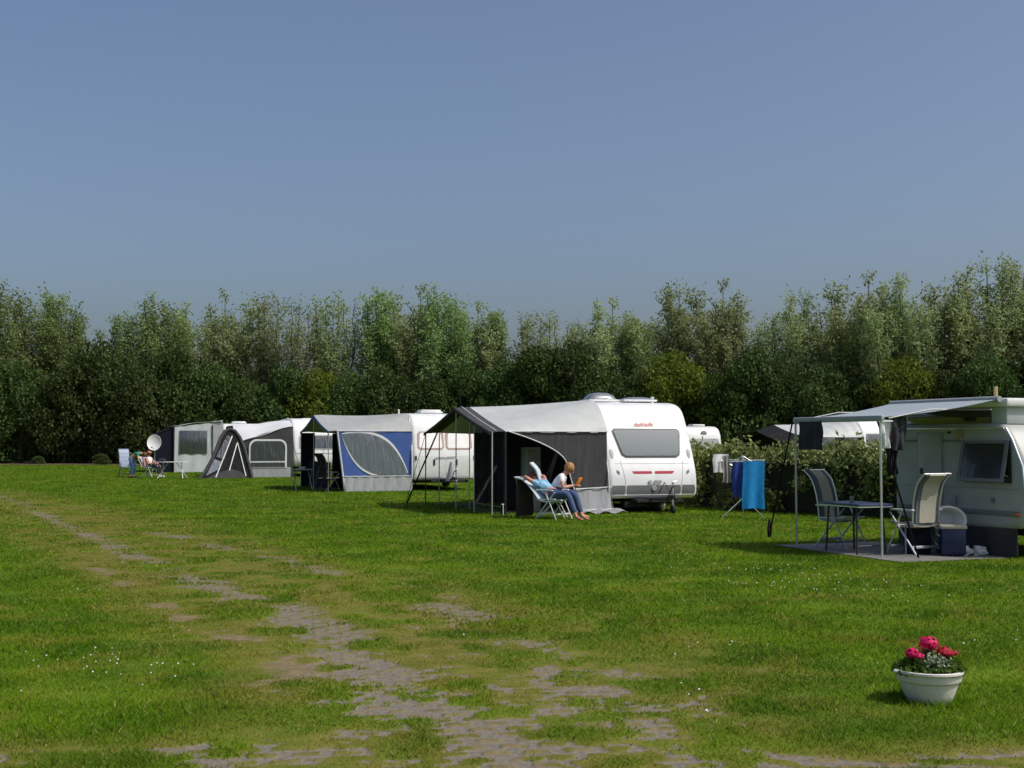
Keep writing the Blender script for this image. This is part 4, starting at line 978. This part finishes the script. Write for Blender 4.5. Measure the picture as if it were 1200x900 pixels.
# tap outlet, skirt, wheel
MB().box((.03, -1.36, .76), (.05, .10, .15), bev=.015).build('water_inlet', 'midgrey', cv)
MB().grid(lambda u, v: (-.01 + .015 * math.sin(u * 25), -2.7 + 2.6 * u, .01 + .40 * v), 30, 3, (-.008, 0, 0)).build('draught_skirt', 'charcoal', cv)
for xx in (-.2, -1.9): add_wheel(cv, (xx, .02 if False else -1.5, .30), .3)
mb = MB(); mb.tube([(-.25, .12, .05), (-.25, .12, .42)], .03, 6); mb.box((-.25, .12, .03), (.16, .16, .03)); mb.build('corner_steady', 'greytrim', cv)
FB = Front(PB)
FB.panel(1.25, 1.60, lambda t: -.3, lambda t: -1.8, .01, 4, 6, .03, .06).build('window', 'greytrim', cv)
MB().tube([(-1.1, -1.7, 2.26), (-1.1, -1.7, 2.50)], .03, 8).build('flue', 'wood', cv)
MB().box((-1.05, -.3, .36), (1.8, .5, .08)).build('chassis', 'black', cv)

# roller awning
ra_ = thing('roller_awning', 'grey roller awning on slim poles with laundry pegged along its bar', 'awning', NR, RR)
MB().tube([(.04, -.34, 2.25), (.04, -2.78, 2.25)], .045, 10).build('cassette', 'midgrey', ra_)
MB().grid(lambda u, v: (.05 + 1.66 * u, (-.37 - .45 * u) + (-2.36 + .22 * u) * v, 2.25 - .26 * u - .035 * math.sin(u * PI)), 16, 12, (0, 0, -.006)).build('fabric', 'awnfab', ra_)
MB().box((1.72, -1.88, 1.975), (.06, 2.22, .085), bev=.02).build('front_bar', 'midgrey', ra_)
MB().tube([(1.70, -.86, 0), (1.70, -.86, 1.95)], .017, 8).build('pole', 'alu', ra_)
MB().tube([(1.74, -2.92, 0), (1.74, -2.92, 1.95)], .017, 8).build('pole', 'steel', ra_)
for yy in (-.5, -2.7): MB().tube([(.05, yy, 2.1), (1.0, yy - .15, 2.1), (1.68, yy - .2, 1.97)], .012, 6).build('arm', 'greytrim', ra_)
def inv(p): return ra.transposed() @ (Vector(p) - NR)
e = inv(G(1078, 655)); mb = MB(); mb.grid(lambda u, v: Vector((1.72, -.88, 1.95)) * (1 - u) + e * u + Vector((0, 0, 0)) + Vector((.02 * v, -.02 * v, 0)), 8, 1, (.004, .004, 0)); mb.build('storm_strap', 'dkcanvas', ra_)
e = inv(G(902, 630)); mb = MB(); mb.grid(lambda u, v: Vector((1.76, -2.95, 1.95)) * (1 - u) + e * u + Vector((.03 * v, 0, 0)), 8, 1, (.004, .004, 0)); mb.build('storm_strap', 'dkcanvas', ra_)
mb = MB(); q = e
for s in (-1, 1): mb.tube([q + Vector((0, 0, .30)), q + Vector((.045 * s, .03 * s, .16)), q + Vector((.035 * s, .02 * s, .05)), q + Vector((.0, 0, .0))], .02, 6)
mb.build('strap_end', 'dkcanvas', ra_)

mb = MB(); mb.grid(lambda u, v: (.02 + 1.85 * u, -.22 - 3.1 * v, .006), 2, 2, (0, 0, .008)); o = mb.build('patio', 'patio', None, smooth=False)
o.location = NR; o.rotation_euler = (0, 0, RR); tag(o, kind='structure')

# laundry on the bar
def cloth_item(name, label, m, loc, rz, w, h, folds=3, amp=.02, taper=0, seed=0, group='laundry hung out to dry', cat='laundry', fold_over=True):
    root = None
    def f(u, v):
        xx = (u - .5) * w * (1 - taper * v) + .012 * math.sin(v * 5 + seed)
        return (xx, amp * math.sin(u * folds * 2 * PI + seed + v) * (.3 + .7 * v) + .01 * math.sin(v * 7 + u * 5), -h * v - .012 * h * math.sin(u * 7 + seed) * v)
    o = MB().grid(f, 20, 16, .006).build(name, m)
    if fold_over:
        pass
    o.location = loc; o.rotation_euler = (0, 0, rz); return tag(o, label, cat, group)
def nr(x, y, z): return NR + ra @ Vector((x, y, z))
yaw = RR + PI / 2
cloth_item('black_towel', 'black towel hanging near the left pole of the roller awning', 'dark', nr(1.76, -2.50, 1.95), yaw, .62, .43, 2, .015, -.02)
cloth_item('pink_white_cloth', 'pink cloth hanging between the white one and the dark towel', 'pinkcloth', nr(1.50, -.93, 1.93), RR + .1, .22, .34, 2, .03, .35, 2)
cloth_item('white_cloth', 'white cloth pegged right beside the right awning pole, before the pink one', 'whitecloth', nr(1.60, -.86, 1.93), RR + .1, .24, .38, 2, .03, .45, 4)
cloth_item('dark_towel', 'dark grey towel hanging from the awning arm right of the pole', 'dark', nr(1.42, -.80, 1.98), RR, .22, .46, 2, .02, .05, 3)
cloth_item('dark_garment', 'crumpled dark garment hanging low beside the right awning pole', 'dkcanvas', nr(1.50, -.86, 1.62), RR, .20, .44, 3, .05, .45, 5)

# ------------------------------------------------------------------ camping chairs and tables
def camp_chair(label, loc, rz, fab, side=None, frame='alu', lean=R(18), backh=.78, foot=False, seatz=.45, legm=None):
    """faces local +X"""
    t = thing('camping_chair', label, 'chair', loc, rz, None); legm = legm or frame
    w = .5
    def seatf(u, v): return (-.22 + .46 * u, (v - .5) * (w - .05), seatz - .035 * math.sin(u * PI) - .015 * math.sin(v * PI) + .02 * u)
    MB().grid(seatf, 10, 8, (0, 0, -.03)).build('seat', fab, t)
    bx, bz = -.22, seatz + .02
    def bp(s, y, o=0.0):
        curve = .05 * math.sin(s * PI * 1.0) - (.07 * max(0, s - .8) / .2)
        return Vector((bx - math.sin(lean) * backh * s + (curve + o) * math.cos(lean), y, bz + math.cos(lean) * backh * s + (curve + o) * math.sin(lean)))
    ww = w - .05 if not side else w - .2
    MB().grid(lambda u, v: bp(u, (v - .5) * ww), 14, 8, .03).build('backrest', fab, t)
    if side:
        for s in (-1, 1): MB().grid(lambda u, v, s=s: bp(u, s * (ww / 2 + .002 + .075 * v), .01 * math.sin(v * PI)), 14, 3, .03).build('side_padding', side, t)
    for s in (-1, 1):
        y = s * w / 2
        MB().tube([bp(k / 8, y) for k in range(9)], .012, 6).build('back_frame', frame, t)
        MB().tube([(-.24, y, seatz), (.26, y, seatz + .02)], .012, 6).build('seat_frame', frame, t)
        MB().tube([(.24, y, seatz + .16), (-.30, y, 0)], .013, 6).build('leg', legm, t)
        MB().tube([(-.02, y * 1.04, seatz + .18), (.30, y * 1.04, 0)], .013, 6).build('leg', legm, t)
        MB().box((-.03, y * 1.06, seatz + .20), (.46, .05, .025), bev=.01).build('armrest', frame if frame != 'alu' else 'trimwhite', t)
    MB().tube([bp(1, -w / 2), bp(1, w / 2)], .012, 6).build('top_rail', frame, t)
    MB().box((-.20, 0, .12), (.022, w, .04), bev=.006).build('stretcher', legm, t)
    MB().box((.22, 0, .12), (.022, w, .03), bev=.006).build('stretcher', legm, t)
    return t
pc = G(1074, 651.5)
camp_chair('cream high-backed camping chair with shining aluminium legs, its back to the camera', (pc.x + .02, pc.y + .12, .014), math.atan2(.86, -.42), 'creamfab', 'greyfab', lean=R(14), backh=.74)
pc = G(986, 643)
camp_chair('cream padded camping chair on the far side of the dark blue table', (pc.x + .02, pc.y + .1, .014), math.atan2(-.75, .62), 'creamfab', 'greyfab', lean=R(16), backh=.76, legm='steel')
pt = G(1008, 650)
tb = thing('camping_table', 'dark blue folding table between the two cream chairs', 'table', (pt.x, pt.y + .25, .014), RR + PI / 2)
MB().box((0, 0, .715), (1.0, .62, .035), bev=.012).build('tabletop', 'bluetop', tb)
MB().box((0, 0, .69), (.98, .6, .02)).build('edge_frame', 'alu', tb)
for sx in (-1, 1):
    for sy in (-1, 1): MB().tube([(sx * .34, sy * .22, .68), (sx * .38, sy * .25, 0)], .016, 6).build('leg', 'black', tb)
    MB().tube([(sx * .37, -.23, .12), (sx * .37, .23, .12)], .010, 6).build('stretcher', 'black', tb)
    MB().tube([(sx * .36, .23, .45), (sx * .12, .23, .68)], .009, 6).build('brace', 'black', tb)
g = MB().lathe([(.0, 0), (.028, 0), (.034, .09), (.031, .09), (.026, .006), (0, .006)], (0, 0, 0), 'Z', 14).build('drinking_glass', 'hatch')
g.location = tb.matrix_basis @ Vector((.1, .05, .733)) if False else (pt.x - .04, pt.y + .28, .748); tag(g, 'small clear glass standing on the dark blue table', 'glass')

# cool box, basin, bags by the caravan
p = G(1117, 652); cbx = thing('cool_box', 'dark blue cool box with pale lid against the caravan side', 'cool box', (p.x, p.y + .1, .014), RR + R(60))
MB().box((0, 0, .20), (.56, .34, .38), bev=.03).build('tub', 'bluebox', cbx)
MB().box((0, 0, .415), (.59, .37, .06), bev=.02).build('lid', 'creamfab', cbx)
MB().tube([(-.0, -.18, .28), (.06, -.20, .30), (.16, -.20, .30), (.2, -.18, .28)], .012, 6).build('handle', 'midgrey', cbx)
q = cbx.location
bs = thing('storage_crate', 'low dark crate standing left of the blue cool box', 'crate', (q.x - .42, q.y + .2, .014), RR + R(60))
MB().box((0, 0, .20), (.34, .34, .40), bev=.02).build('tub', 'navy', bs); MB().box((.13, -.18, .21), (.05, .02, .42), bev=.005).build('upright', 'midgrey', bs); MB().box((0, 0, .415), (.36, .36, .025), bev=.008).build('lid', 'midgrey', bs)
wb = thing('washing_bowl', 'white plastic washing bowl tipped up on the blue cool box', 'bowl', (q.x + .0, q.y + .02, .455), 0)
o = MB().lathe([(.0, -.13), (.17, -.13), (.20, -.10), (.24, .0), (.27, .0), (.27, .012), (.23, .012), (.19, -.09), (.16, -.115), (0, -.115)], (0, 0, 0), 'Z', 30, 1.0, .75).build('bowl', 'whitecloth', wb); o.rotation_euler = (R(80), 0, R(5)); o.location = (0, .05, .06); d_ = MB().lathe([(.0, -.10), (.15, -.09), (.15, -.085), (0, -.085)], (0, 0, 0), 'Z', 24, 1, .75).build('hollow_shade_disc', 'midgrey', o)  # grey disc added inside paints the shade of the bowl's hollow
p = G(1140, 652.5)
for k, (dx, lb) in enumerate(((-.12, 'left of two white plastic bags on the ground below the blue cool box'), (.10, 'right of two white plastic bags on the ground by the caravan skirt'))):
    o = MB().ball((0, 0, .065), .10, 16, 10, (1.15, .8, .72), .6, k * 3.7).build('plastic_bag', 'bag'); o.location = (p.x + dx, p.y + .02, .014); tag(o, lb, 'bag', 'plastic bags on the ground')

# clothes airer
p = G(871, 606)
ar = thing('clothes_airer', 'grey rotary clothes airer on a tripod in front of the hedge', 'clothes airer', (p.x, p.y, 0), 0)
MB().tube([(0, 0, .18), (0, 0, 1.33)], .016, 8).build('mast', 'alu', ar)
for a in (200, 320, 80): MB().tube([(0, 0, .42), (math.cos(R(a)) * .52, math.sin(R(a)) * .52, .0)], .012, 6).build('leg', 'steel', ar)
for a in range(5, 365, 90):
    MB().tube([(0, 0, 1.02), (math.cos(R(a)) * .5, math.sin(R(a)) * .5, 1.24)], .009, 6).build('arm', 'alu', ar)
    MB().tube([(0, 0, 1.33), (math.cos(R(a)) * .3, math.sin(R(a)) * .3, 1.15)], .007, 6).build('strut', 'alu', ar)
for k in (.3, .42, .5):
    pts = [(math.cos(R(a)) * k, math.sin(R(a)) * k, 1.02 + .44 * k) for a in range(5, 366, 90)]
    MB().tube(pts, .004, 4).build('line', 'trimwhite', ar)
def aloc(dx, dy, z): return (p.x + dx, p.y + dy, z)
cloth_item('bath_towel', 'large bright blue towel hanging from the clothes airer', 'towel', aloc(.15, -.42, 1.225), .06, .45, 1.02, 1.5, .022, -.08, 1)
cloth_item('blue_shirt', 'darker blue garment hanging left of the bright blue towel', 'dblue', aloc(-.12, -.30, 1.2), -.2, .34, .76, 2, .03, .1, 2)
cloth_item('white_shirt', 'white crumpled shirt hanging at the left of the airer', 'whitecloth', aloc(-.48, -.05, 1.37), .1, .34, .40, 1, .05, -.15, 3)
cloth_item('grey_cloth', 'narrow grey cloth hanging below the white shirt on the airer', 'greycloth', aloc(-.38, -.12, 1.33), .1, .15, .58, 2, .02, -.2, 4)

# ------------------------------------------------------------------ people
def skin(name, nodes, edges, m, parent, sub=2, extra=None):
    """nodes: list of (co, radius)"""
    me = bpy.data.meshes.new(name); me.from_pydata([tuple(c) for c, r in nodes], edges, [])
    ob = bpy.data.objects.new(name, me); COL.objects.link(ob)
    md = ob.modifiers.new('s', 'SKIN'); md.use_smooth_shade = True
    sv = me.skin_vertices[0].data
    for i, (c, r) in enumerate(nodes):
        rr_ = r if isinstance(r, tuple) else (r, r); sv[i].radius = rr_; sv[i].use_root = (i == 0)
    sb = ob.modifiers.new('b', 'SUBSURF'); sb.levels = sub; sb.render_levels = sub
    dg = bpy.context.evaluated_depsgraph_get(); dg.update()
    m2 = bpy.data.meshes.new_from_object(ob.evaluated_get(dg)); bpy.data.objects.remove(ob)
    if extra:
        bm = bmesh.new(); bm.from_mesh(m2)
        for (c, r, sc) in extra:
            mt = Matrix.Translation(c) @ Matrix.Diagonal((sc[0], sc[1], sc[2], 1)); bmesh.ops.create_uvsphere(bm, u_segments=10, v_segments=7, radius=r, matrix=mt)
        bm.to_mesh(m2); bm.free()
    m2.materials.clear(); m2.materials.append(M[m])
    for p_ in m2.polygons: p_.use_smooth = True; p_.material_index = 0
    m2.name = name
    return link(name, m2, parent)
def person(label, loc, rz, J, skinm, top, bottom, hairm, sleeve=.8, cap=None, face=Vector((1, 0, 0)), longtrs=True, shoes=None):
    t = thing('person', label, 'person', loc, rz)
    V_ = lambda k: Vector(J[k])
    N = []; E = []; idx = {}
    def nd(k, c, r, par=None):
        idx[k] = len(N); N.append((Vector(c), r))
        if par is not None: E.append((idx[par], idx[k]))
    nd('pel', V_('pel'), .125); nd('waist', V_('pel').lerp(V_('chest'), .5), .115, 'pel'); nd('chest', V_('chest'), .13, 'waist')
    nd('nb', V_('chest').lerp(V_('neck'), .75), .075, 'chest'); nd('neck', V_('neck'), .052, 'nb')
    hd = V_('head'); nk = V_('neck'); upv = (hd - nk).normalized()
    nd('jaw', nk.lerp(hd, .45), .07, 'neck'); nd('head', hd, .095, 'jaw'); nd('crown', hd + upv * .07, .07, 'head')
    for s, y in (('L', 1), ('R', -1)):
        nd('sh' + s, V_('sh' + s), .056, 'chest'); nd('el' + s, V_('el' + s), .042, 'sh' + s); nd('wr' + s, V_('wr' + s), .028, 'el' + s)
        d = V_('hd' + s).normalized(); side = d.cross(Vector((0, 0, 1))); side = side.normalized() if side.length > .1 else Vector((0, 1, 0)); pn = side.cross(d).normalized()
        nd('pa' + s, V_('wr' + s) + d * .05, (.036, .022), 'wr' + s)
        for f, (o_, l_) in enumerate(((-.028, .06), (-.010, .072), (.010, .068), (.028, .052))):
            b0 = V_('wr' + s) + d * .085 + side * o_
            nd(f'f{s}{f}a', b0, .010, 'pa' + s); nd(f'f{s}{f}b', b0 + d * l_ * .55 - pn * .008, .009, f'f{s}{f}a'); nd(f'f{s}{f}c', b0 + d * l_ - pn * .026, .008, f'f{s}{f}b')
        nd(f't{s}a', V_('wr' + s) + d * .035 - side * .04, .011, 'pa' + s); nd(f't{s}b', V_('wr' + s) + d * .07 - side * .055 - pn * .01, .009, f't{s}a')
        nd('hp' + s, V_('pel') + (V_('kn' + s) - V_('pel')).normalized() * .07 + Vector((0, y * .09, 0)), .095, 'pel')
        nd('kn' + s, V_('kn' + s), .060, 'hp' + s); nd('cf' + s, V_('kn' + s).lerp(V_('an' + s), .35), .056, 'kn' + s); nd('an' + s, V_('an' + s), .038, 'cf' + s)
        nd('ft' + s, V_('an' + s) + Vector((.10, 0, -.045)), (.042, .03), 'an' + s); nd('to' + s, V_('an' + s) + Vector((.18, 0, -.058)), (.038, .02), 'ft' + s)
    fc = face.normalized(); sdv = Vector((0, 1, 0)); fu = sdv.cross(fc) * -1 if sdv.cross(fc).z < 0 else sdv.cross(fc); fu = -fu if fu.z < -.2 else fu
    ex = [(hd + fc * .098 - fu * .01, .016, (1, .8, 1.3)), (hd + sdv * .088, .024, (.6, .5, 1)), (hd - sdv * .088, .024, (.6, .5, 1)), (hd + fc * .088 - fu * .045, .018, (.6, 1.3, .4))]
    skin('body', N, E, skinm, t, 1, ex)
    for s in (1, -1): MB().ball(hd + fc * .086 + sdv * .032 * s + fu * .015, .010, 8, 6).build('eye', 'dark', t)
    # shirt
    N = []; E = []; idx = {}
    nd('w0', V_('pel').lerp(V_('chest'), .12), .140); nd('w1', V_('pel').lerp(V_('chest'), .55), .135, 'w0'); nd('c', V_('chest'), .148, 'w1'); nd('n', V_('chest').lerp(V_('neck'), .62), .09, 'c')
    for s in 'LR':
        nd('s' + s, V_('sh' + s), .074, 'c'); nd('e' + s, V_('sh' + s).lerp(V_('el' + s), sleeve), .062, 's' + s)
    skin('shirt', N, E, top, t, 1)
    N = []; E = []; idx = {}
    nd('p', V_('pel') + (V_('chest') - V_('pel')).normalized() * .05, .140)
    for s, y in (('L', 1), ('R', -1)):
        nd('h' + s, V_('pel') + (V_('kn' + s) - V_('pel')).normalized() * .09 + Vector((0, y * .09, 0)), .108, 'p'); nd('k' + s, V_('kn' + s), .076, 'h' + s)
        if longtrs: nd('a' + s, V_('kn' + s).lerp(V_('an' + s), .88), .060, 'k' + s)
    skin('trousers', N, E, bottom, t, 1)
    if shoes:
        for s in 'LR': MB().ball(V_('an' + s) + Vector((.07, 0, -.045)), .1, 12, 8, (1.4, .5, .5)).build('shoe', shoes, t)
    # hair cap
    back = (-fc * .022 + upv * .018)
    h = MB().ball(hd + back, .112, 18, 12, (1.0, .95, 1.02), .14, 2)
    h.v = [v for v in h.v]
    h.build('hair', hairm, t)
    if cap: MB().lathe([(.0, .06), (.07, .055), (.105, .02), (.112, -.01), (.0, -.01)], hd + upv * .05, 'Z', 18).build('cap', cap, t)
    return t
# reclining person and seated reader in front of the grey awning
pa = G(650, 609.0)
JA = dict(pel=(0, 0, .50), chest=(-.36, 0, .70), neck=(-.52, 0, .80), head=(-.63, 0, .885), shL=(-.42, .17, .76), shR=(-.42, -.17, .76), elL=(-.60, .33, .90), elR=(-.56, -.35, .90), wrL=(-.72, .10, .86), wrR=(-.72, -.10, .86), hdL=(-.2, -1, .0), hdR=(-.2, 1, 0),
          knL=(.44, .11, .56), knR=(.44, -.11, .55), anL=(.62, .12, .09), anR=(.66, -.12, .09))
person('person lying back in a chair with hands behind the head, pale blue patterned shirt', (pa.x + .02, pa.y + .1, 0), R(-42), JA, 'skinred', 'pattern', 'jeans', 'brownhair', .35, face=Vector((.5, 0, .85)))
camp_chair('reclined camping chair with white legs carrying the person lying back', (pa.x - .02, pa.y + .12, 0), R(-42), 'stripefab', None, 'trimwhite', lean=R(52), backh=.80, seatz=.42)
bl = MB().grid(lambda u, v: (-.86 + .05 * math.sin(v * 3) + .04 * u, -.28 + .5 * u + .02 * math.sin(v * 9), .84 - .80 * v), 12, 12, .02).build('blanket', 'brown'); bl.location = (pa.x + .0, pa.y + .1, 0); bl.rotation_euler = (0, 0, R(-42)); tag(bl, 'dark brown blanket hanging down behind the reclined chair', 'blanket')
pb = Vector((.90, 27.60, 0))
camp_chair('blue and white striped high-backed chair under the seated reader', (pb.x - .03, pb.y, 0), R(-8), 'stripefab', None, 'trimwhite', lean=R(12), backh=.78, seatz=.42)
JB = dict(pel=(-.02, 0, .53), chest=(.16, 0, .83), neck=(.25, 0, .97), head=(.34, 0, 1.055), shL=(.17, .17, .90), shR=(.17, -.17, .90), elL=(.22, .25, .66), elR=(.22, -.25, .66), wrL=(.43, .12, .70), wrR=(.43, -.12, .70), hdL=(.9, -.4, .1), hdR=(.9, .4, .1),
          knL=(.45, .10, .55), knR=(.45, -.10, .55), anL=(.55, .10, .09), anR=(.60, -.11, .09))
person('blond person in white t-shirt and jeans bent over an orange book', pb, R(-8), JB, 'skin', 'tee', 'jeans', 'blond', .6, face=Vector((.75, 0, -.6)))
bk = thing('book', 'orange book held by the blond seated reader', 'book', (pb.x + .53, pb.y - .08, .72), R(-8))
for s in (-1, 1): MB().box((0, s * .075, .05), (.02, .15, .22), Matrix.Rotation(s * .35, 3, 'Z') @ Matrix.Rotation(.5, 3, 'Y'), .004).build('cover', 'bookorange', bk)
# far group
pd = G(159, 560.0)
JC = dict(pel=(-.08, 0, .95), chest=(.26, 0, 1.12), neck=(.44, 0, 1.10), head=(.56, 0, 1.04), shL=(.32, .17, 1.08), shR=(.32, -.17, 1.08), elL=(.40, .2, .82), elR=(.38, -.2, .82), wrL=(.50, .14, .60), wrR=(.48, -.14, .60), hdL=(.3, 0, -1), hdR=(.3, 0, -1),
          knL=(.03, .11, .50), knR=(.02, -.11, .50), anL=(-.06, .12, .09), anR=(-.06, -.12, .09))
person('person in green top and jeans bending forward over the far chairs', (pd.x - .12, pd.y, 0), R(-15), JC, 'skin', 'green', 'jeanlight', 'brownhair', .5, face=Vector((.6, 0, -.8)), shoes='dark')
pe = G(147, 558.5)
camp_chair('checked high-backed chair just left of the bending person', (pe.x, pe.y, 0), R(-60), 'plaidfab', None, 'black', lean=R(12), backh=.85)
pf = G(176, 559.5)
camp_chair('low white-legged chair of the seated person beside the white table', (pf.x, pf.y, 0), R(-20), 'plaidfab', None, 'trimwhite', lean=R(25), backh=.55)
JD = dict(pel=(0, 0, .52), chest=(-.12, 0, .82), neck=(-.12, 0, .97), head=(-.08, 0, 1.08), shL=(-.1, .17, .89), shR=(-.1, -.17, .89), elL=(.02, .24, .68), elR=(.02, -.24, .68), wrL=(.24, .12, .64), wrR=(.24, -.12, .64), hdL=(1, -.2, 0), hdR=(1, .2, 0),
          knL=(.44, .10, .54), knR=(.44, -.10, .54), anL=(.52, .10, .09), anR=(.55, -.1, .09))
person('seated person in a red cap and white shirt beside the white table', (pf.x, pf.y - .02, 0), R(-20), JD, 'skinred', 'tee', 'dark', 'brownhair', .5, cap='redcap', face=Vector((.9, 0, -.3)), shoes='trimwhite')
pg = G(202, 560.5)
tw = thing('camping_table', 'white folding table with crossed legs at the far dining spot', 'table', (pg.x, pg.y, 0), R(-5))
MB().box((0, 0, .72), (1.3, .7, .03), bev=.008).build('tabletop', 'trimwhite', tw)
for sx in (-1, 1):
    for sy in (-1, 1): MB().tube([(sx * .30, sy * .3, .70), (sx * .58, -sy * .3, 0)], .018, 6).build('leg', 'trimwhite', tw)
pbn = thing('bundle', 'dark bag lying on the end of the far white table', 'bag', (pg.x - .45, pg.y - .1, .735), 0)
MB().ball((0, 0, .07), .13, 14, 8, (1.6, .9, .55), .5, 4).build('sack', 'dark', pbn); MB().tube([(-.08, 0, .12), (0, -.02, .19), (.08, 0, .12)], .012, 6).build('handle', 'dark', pbn)
# satellite dish
dsh = thing('satellite_dish', 'white satellite dish on a tripod beside the farthest awning', 'satellite dish', (W(181, 519, 62).x, 62, 0), R(0))
o = MB().lathe([(.0, 0), (.12, .010), (.22, .035), (.31, .07), (.385, .11), (.395, .105), (.32, .055), (.22, .018), (.12, -.006), (0, -.014)], (0, 0, 0), 'Z', 32, .86, 1.0).build('reflector', 'trimwhite', dsh); o.location = (0, 0, 1.56); o.rotation_euler = (R(78), 0, R(6))
MB().tube([(0, .06, 0.5), (0, .06, 1.6)], .02, 8).build('mast', 'steel', dsh)
MB().tube([(0, .02, 1.28), (0, -.45, 1.34)], .010, 6).box((0, -.47, 1.36), (.06, .09, .06), bev=.01).build('receiver_arm', 'greytrim', dsh)
for a in (30, 150, 270): MB().tube([(0, .06, .75), (math.cos(R(a)) * .5, .06 + math.sin(R(a)) * .5, 0)], .015, 6).build('leg', 'steel', dsh)
# dark furniture under the blue awning's porch
r2 = Matrix.Rotation(ROT, 3, 'Z')
q = C2 + r2 @ Vector((3.35, -1.7, 0))
t2 = thing('camping_table', 'dark folding table under the porch of the blue awning', 'table', q, ROT)
MB().box((0, 0, .70), (.6, 1.0, .03), bev=.008).build('tabletop', 'greytrim', t2)
for sx in (-1, 1):
    for sy in (-1, 1): MB().tube([(sx * .25, sy * .42, .69), (sx * .27, -sy * .40, 0)], .015, 6).build('leg', 'steel', t2)
bw = MB().lathe([(.0, 0), (.07, 0), (.14, .07), (.13, .07), (.065, .012), (0, .012)], (0, 0, 0), 'Z', 18).build('dish', 'trimwhite'); bw.location = q + Vector((0, -.1, .716)); tag(bw, 'white bowl on the dark table under the blue awning porch', 'bowl')
camp_chair('tall black chair at the porch of the blue awning', C2 + r2 @ Vector((2.85, .25, 0)), ROT + R(200), 'dkcanvas', None, 'black', lean=R(8), backh=.80)

# ------------------------------------------------------------------ flower planter
pl = thing('planter', 'round white plastic planter full of pink geraniums on the lawn', 'planter', POT, R(10))
prof = [(.0, .0), (.125, .0), (.135, .008), (.155, .05), (.176, .112), (.182, .130), (.194, .136), (.198, .142), (.203, .185), (.214, .187), (.221, .193), (.221, .205), (.214, .210), (.196, .207), (.188, .19), (.17, .15), (.0, .15)]
MB().lathe(prof, (0, 0, 0), 'Z', 48).build('pot', 'pot', pl)
MB().ball((-.215, .0, .197), .022, 12, 8, (1.3, .9, .75)).build('rim_grip', 'pot', pl)
MB().lathe([(.0, .17), (.1, .175), (.186, .165), (.186, .15), (0, .15)], (0, 0, 0), 'Z', 24).build('soil', 'soil', pl)
gr = thing('geranium_plants', 'geraniums with magenta and red flower heads growing in the white planter', 'flowers', (POT.x, POT.y, .17), 0)
def leafy(n, fn, size, m, name):
    P = np.array([fn() for _ in range(n)]); return link(name, leaves(P, size, rng.random(n), m=m, name=name, elong=1.1), gr)
def mound():
    a = random.uniform(0, 2 * PI); r = math.sqrt(random.random()) * .225; lim = .135 * (1 - (r / .25) ** 2) + .03 * mnoise.noise(Vector((math.cos(a) * r * 20, math.sin(a) * r * 20, 0)))
    return (math.cos(a) * r, math.sin(a) * r * .9, max(-.01 if r < .18 else .02, random.uniform(.0, 1) * lim + .02))
leafy(1500, mound, .030, 'leaf_pot', 'leaves')
def silver():
    return (.01 + random.gauss(0, .036), -.11 + random.gauss(0, .03), .085 + random.gauss(0, .028))
leafy(520, silver, .016, 'leaf_silver', 'silver_leaves')
def flower(c, r, m, sz=1):
    st = MB().tube([(c[0] * .4, c[1] * .4, .02), (c[0] * .8, c[1] * .8, c[2] * .6), c], .003, 5).build('stem', 'leaf_pot', gr)
    mb = MB(); rr = random.Random(c[0] * 99)
    for i in range(int(230 * r / .055)):
        d = Vector((rr.gauss(0, 1), rr.gauss(0, 1), rr.gauss(0, 1) + .25)).normalized(); q = Vector(c) + Vector((d.x, d.y, d.z * .72)) * r * rr.uniform(.55, 1.15)
        a = d.orthogonal().normalized() * .012; b = d.cross(a).normalized() * .012; th = rr.random() * 3; a, b = a * math.cos(th) + b * math.sin(th), b * math.cos(th) - a * math.sin(th)
        j = d * rr.uniform(-.005, .006)
        mb.add([q - a + j, q - b, q + a + j, q + b], [(0, 1, 2, 3)])
    mb.build('flower_head', m, gr, smooth=False); MB().ball(c, r * .5, 10, 7, (1, 1, .72)).build('flower_core', m, st)
flower((-.005, -.02, .195), .060, 'pink'); flower((-.115, -.04, .14), .042, 'pink'); flower((-.085, -.07, .125), .030, 'pink')
flower((.085, -.03, .145), .042, 'redpetal'); flower((.115, -.05, .14), .026, 'redpetal'); flower((.165, -.01, .135), .015, 'redpetal')

# ------------------------------------------------------------------ light
SUN = Vector((.93, -.37, 0)).normalized(); EL = R(52)
sdir = Vector((SUN.x * math.cos(EL), SUN.y * math.cos(EL), math.sin(EL)))
ld = bpy.data.lights.new('sun', 'SUN'); ld.energy = 2.9; ld.angle = R(.5); ld.color = (1, .955, .88)
lo = bpy.data.objects.new('sun', ld); COL.objects.link(lo); lo.rotation_euler = (-sdir).to_track_quat('-Z', 'Y').to_euler(); lo.location = (30, -20, 60)
w = bpy.data.worlds.new('World'); scene.world = w; w.use_nodes = True; nt = w.node_tree; nt.nodes.clear()
out = nt.nodes.new('ShaderNodeOutputWorld'); bg = nt.nodes.new('ShaderNodeBackground'); sk = nt.nodes.new('ShaderNodeTexSky')
sk.sky_type = 'NISHITA'; sk.sun_disc = False; sk.sun_elevation = EL; sk.sun_rotation = math.atan2(SUN.x, SUN.y)
sk.air_density = .9; sk.dust_density = 4.6; sk.ozone_density = 3.4; sk.altitude = 0
hs = nt.nodes.new('ShaderNodeHueSaturation'); hs.inputs['Saturation'].default_value = 1.0
nt.links.new(sk.outputs[0], hs.inputs['Color']); nt.links.new(hs.outputs[0], bg.inputs[0]); nt.links.new(bg.outputs[0], out.inputs[0])
bg.inputs[1].default_value = .128
vs = scene.view_settings; vs.view_transform = 'Standard'; vs.look = 'None'; vs.exposure = 0.0; vs.gamma = 1; vs.use_curve_mapping = False
scene.render.engine = 'CYCLES'
scene.cycles.transparent_max_bounces = 12
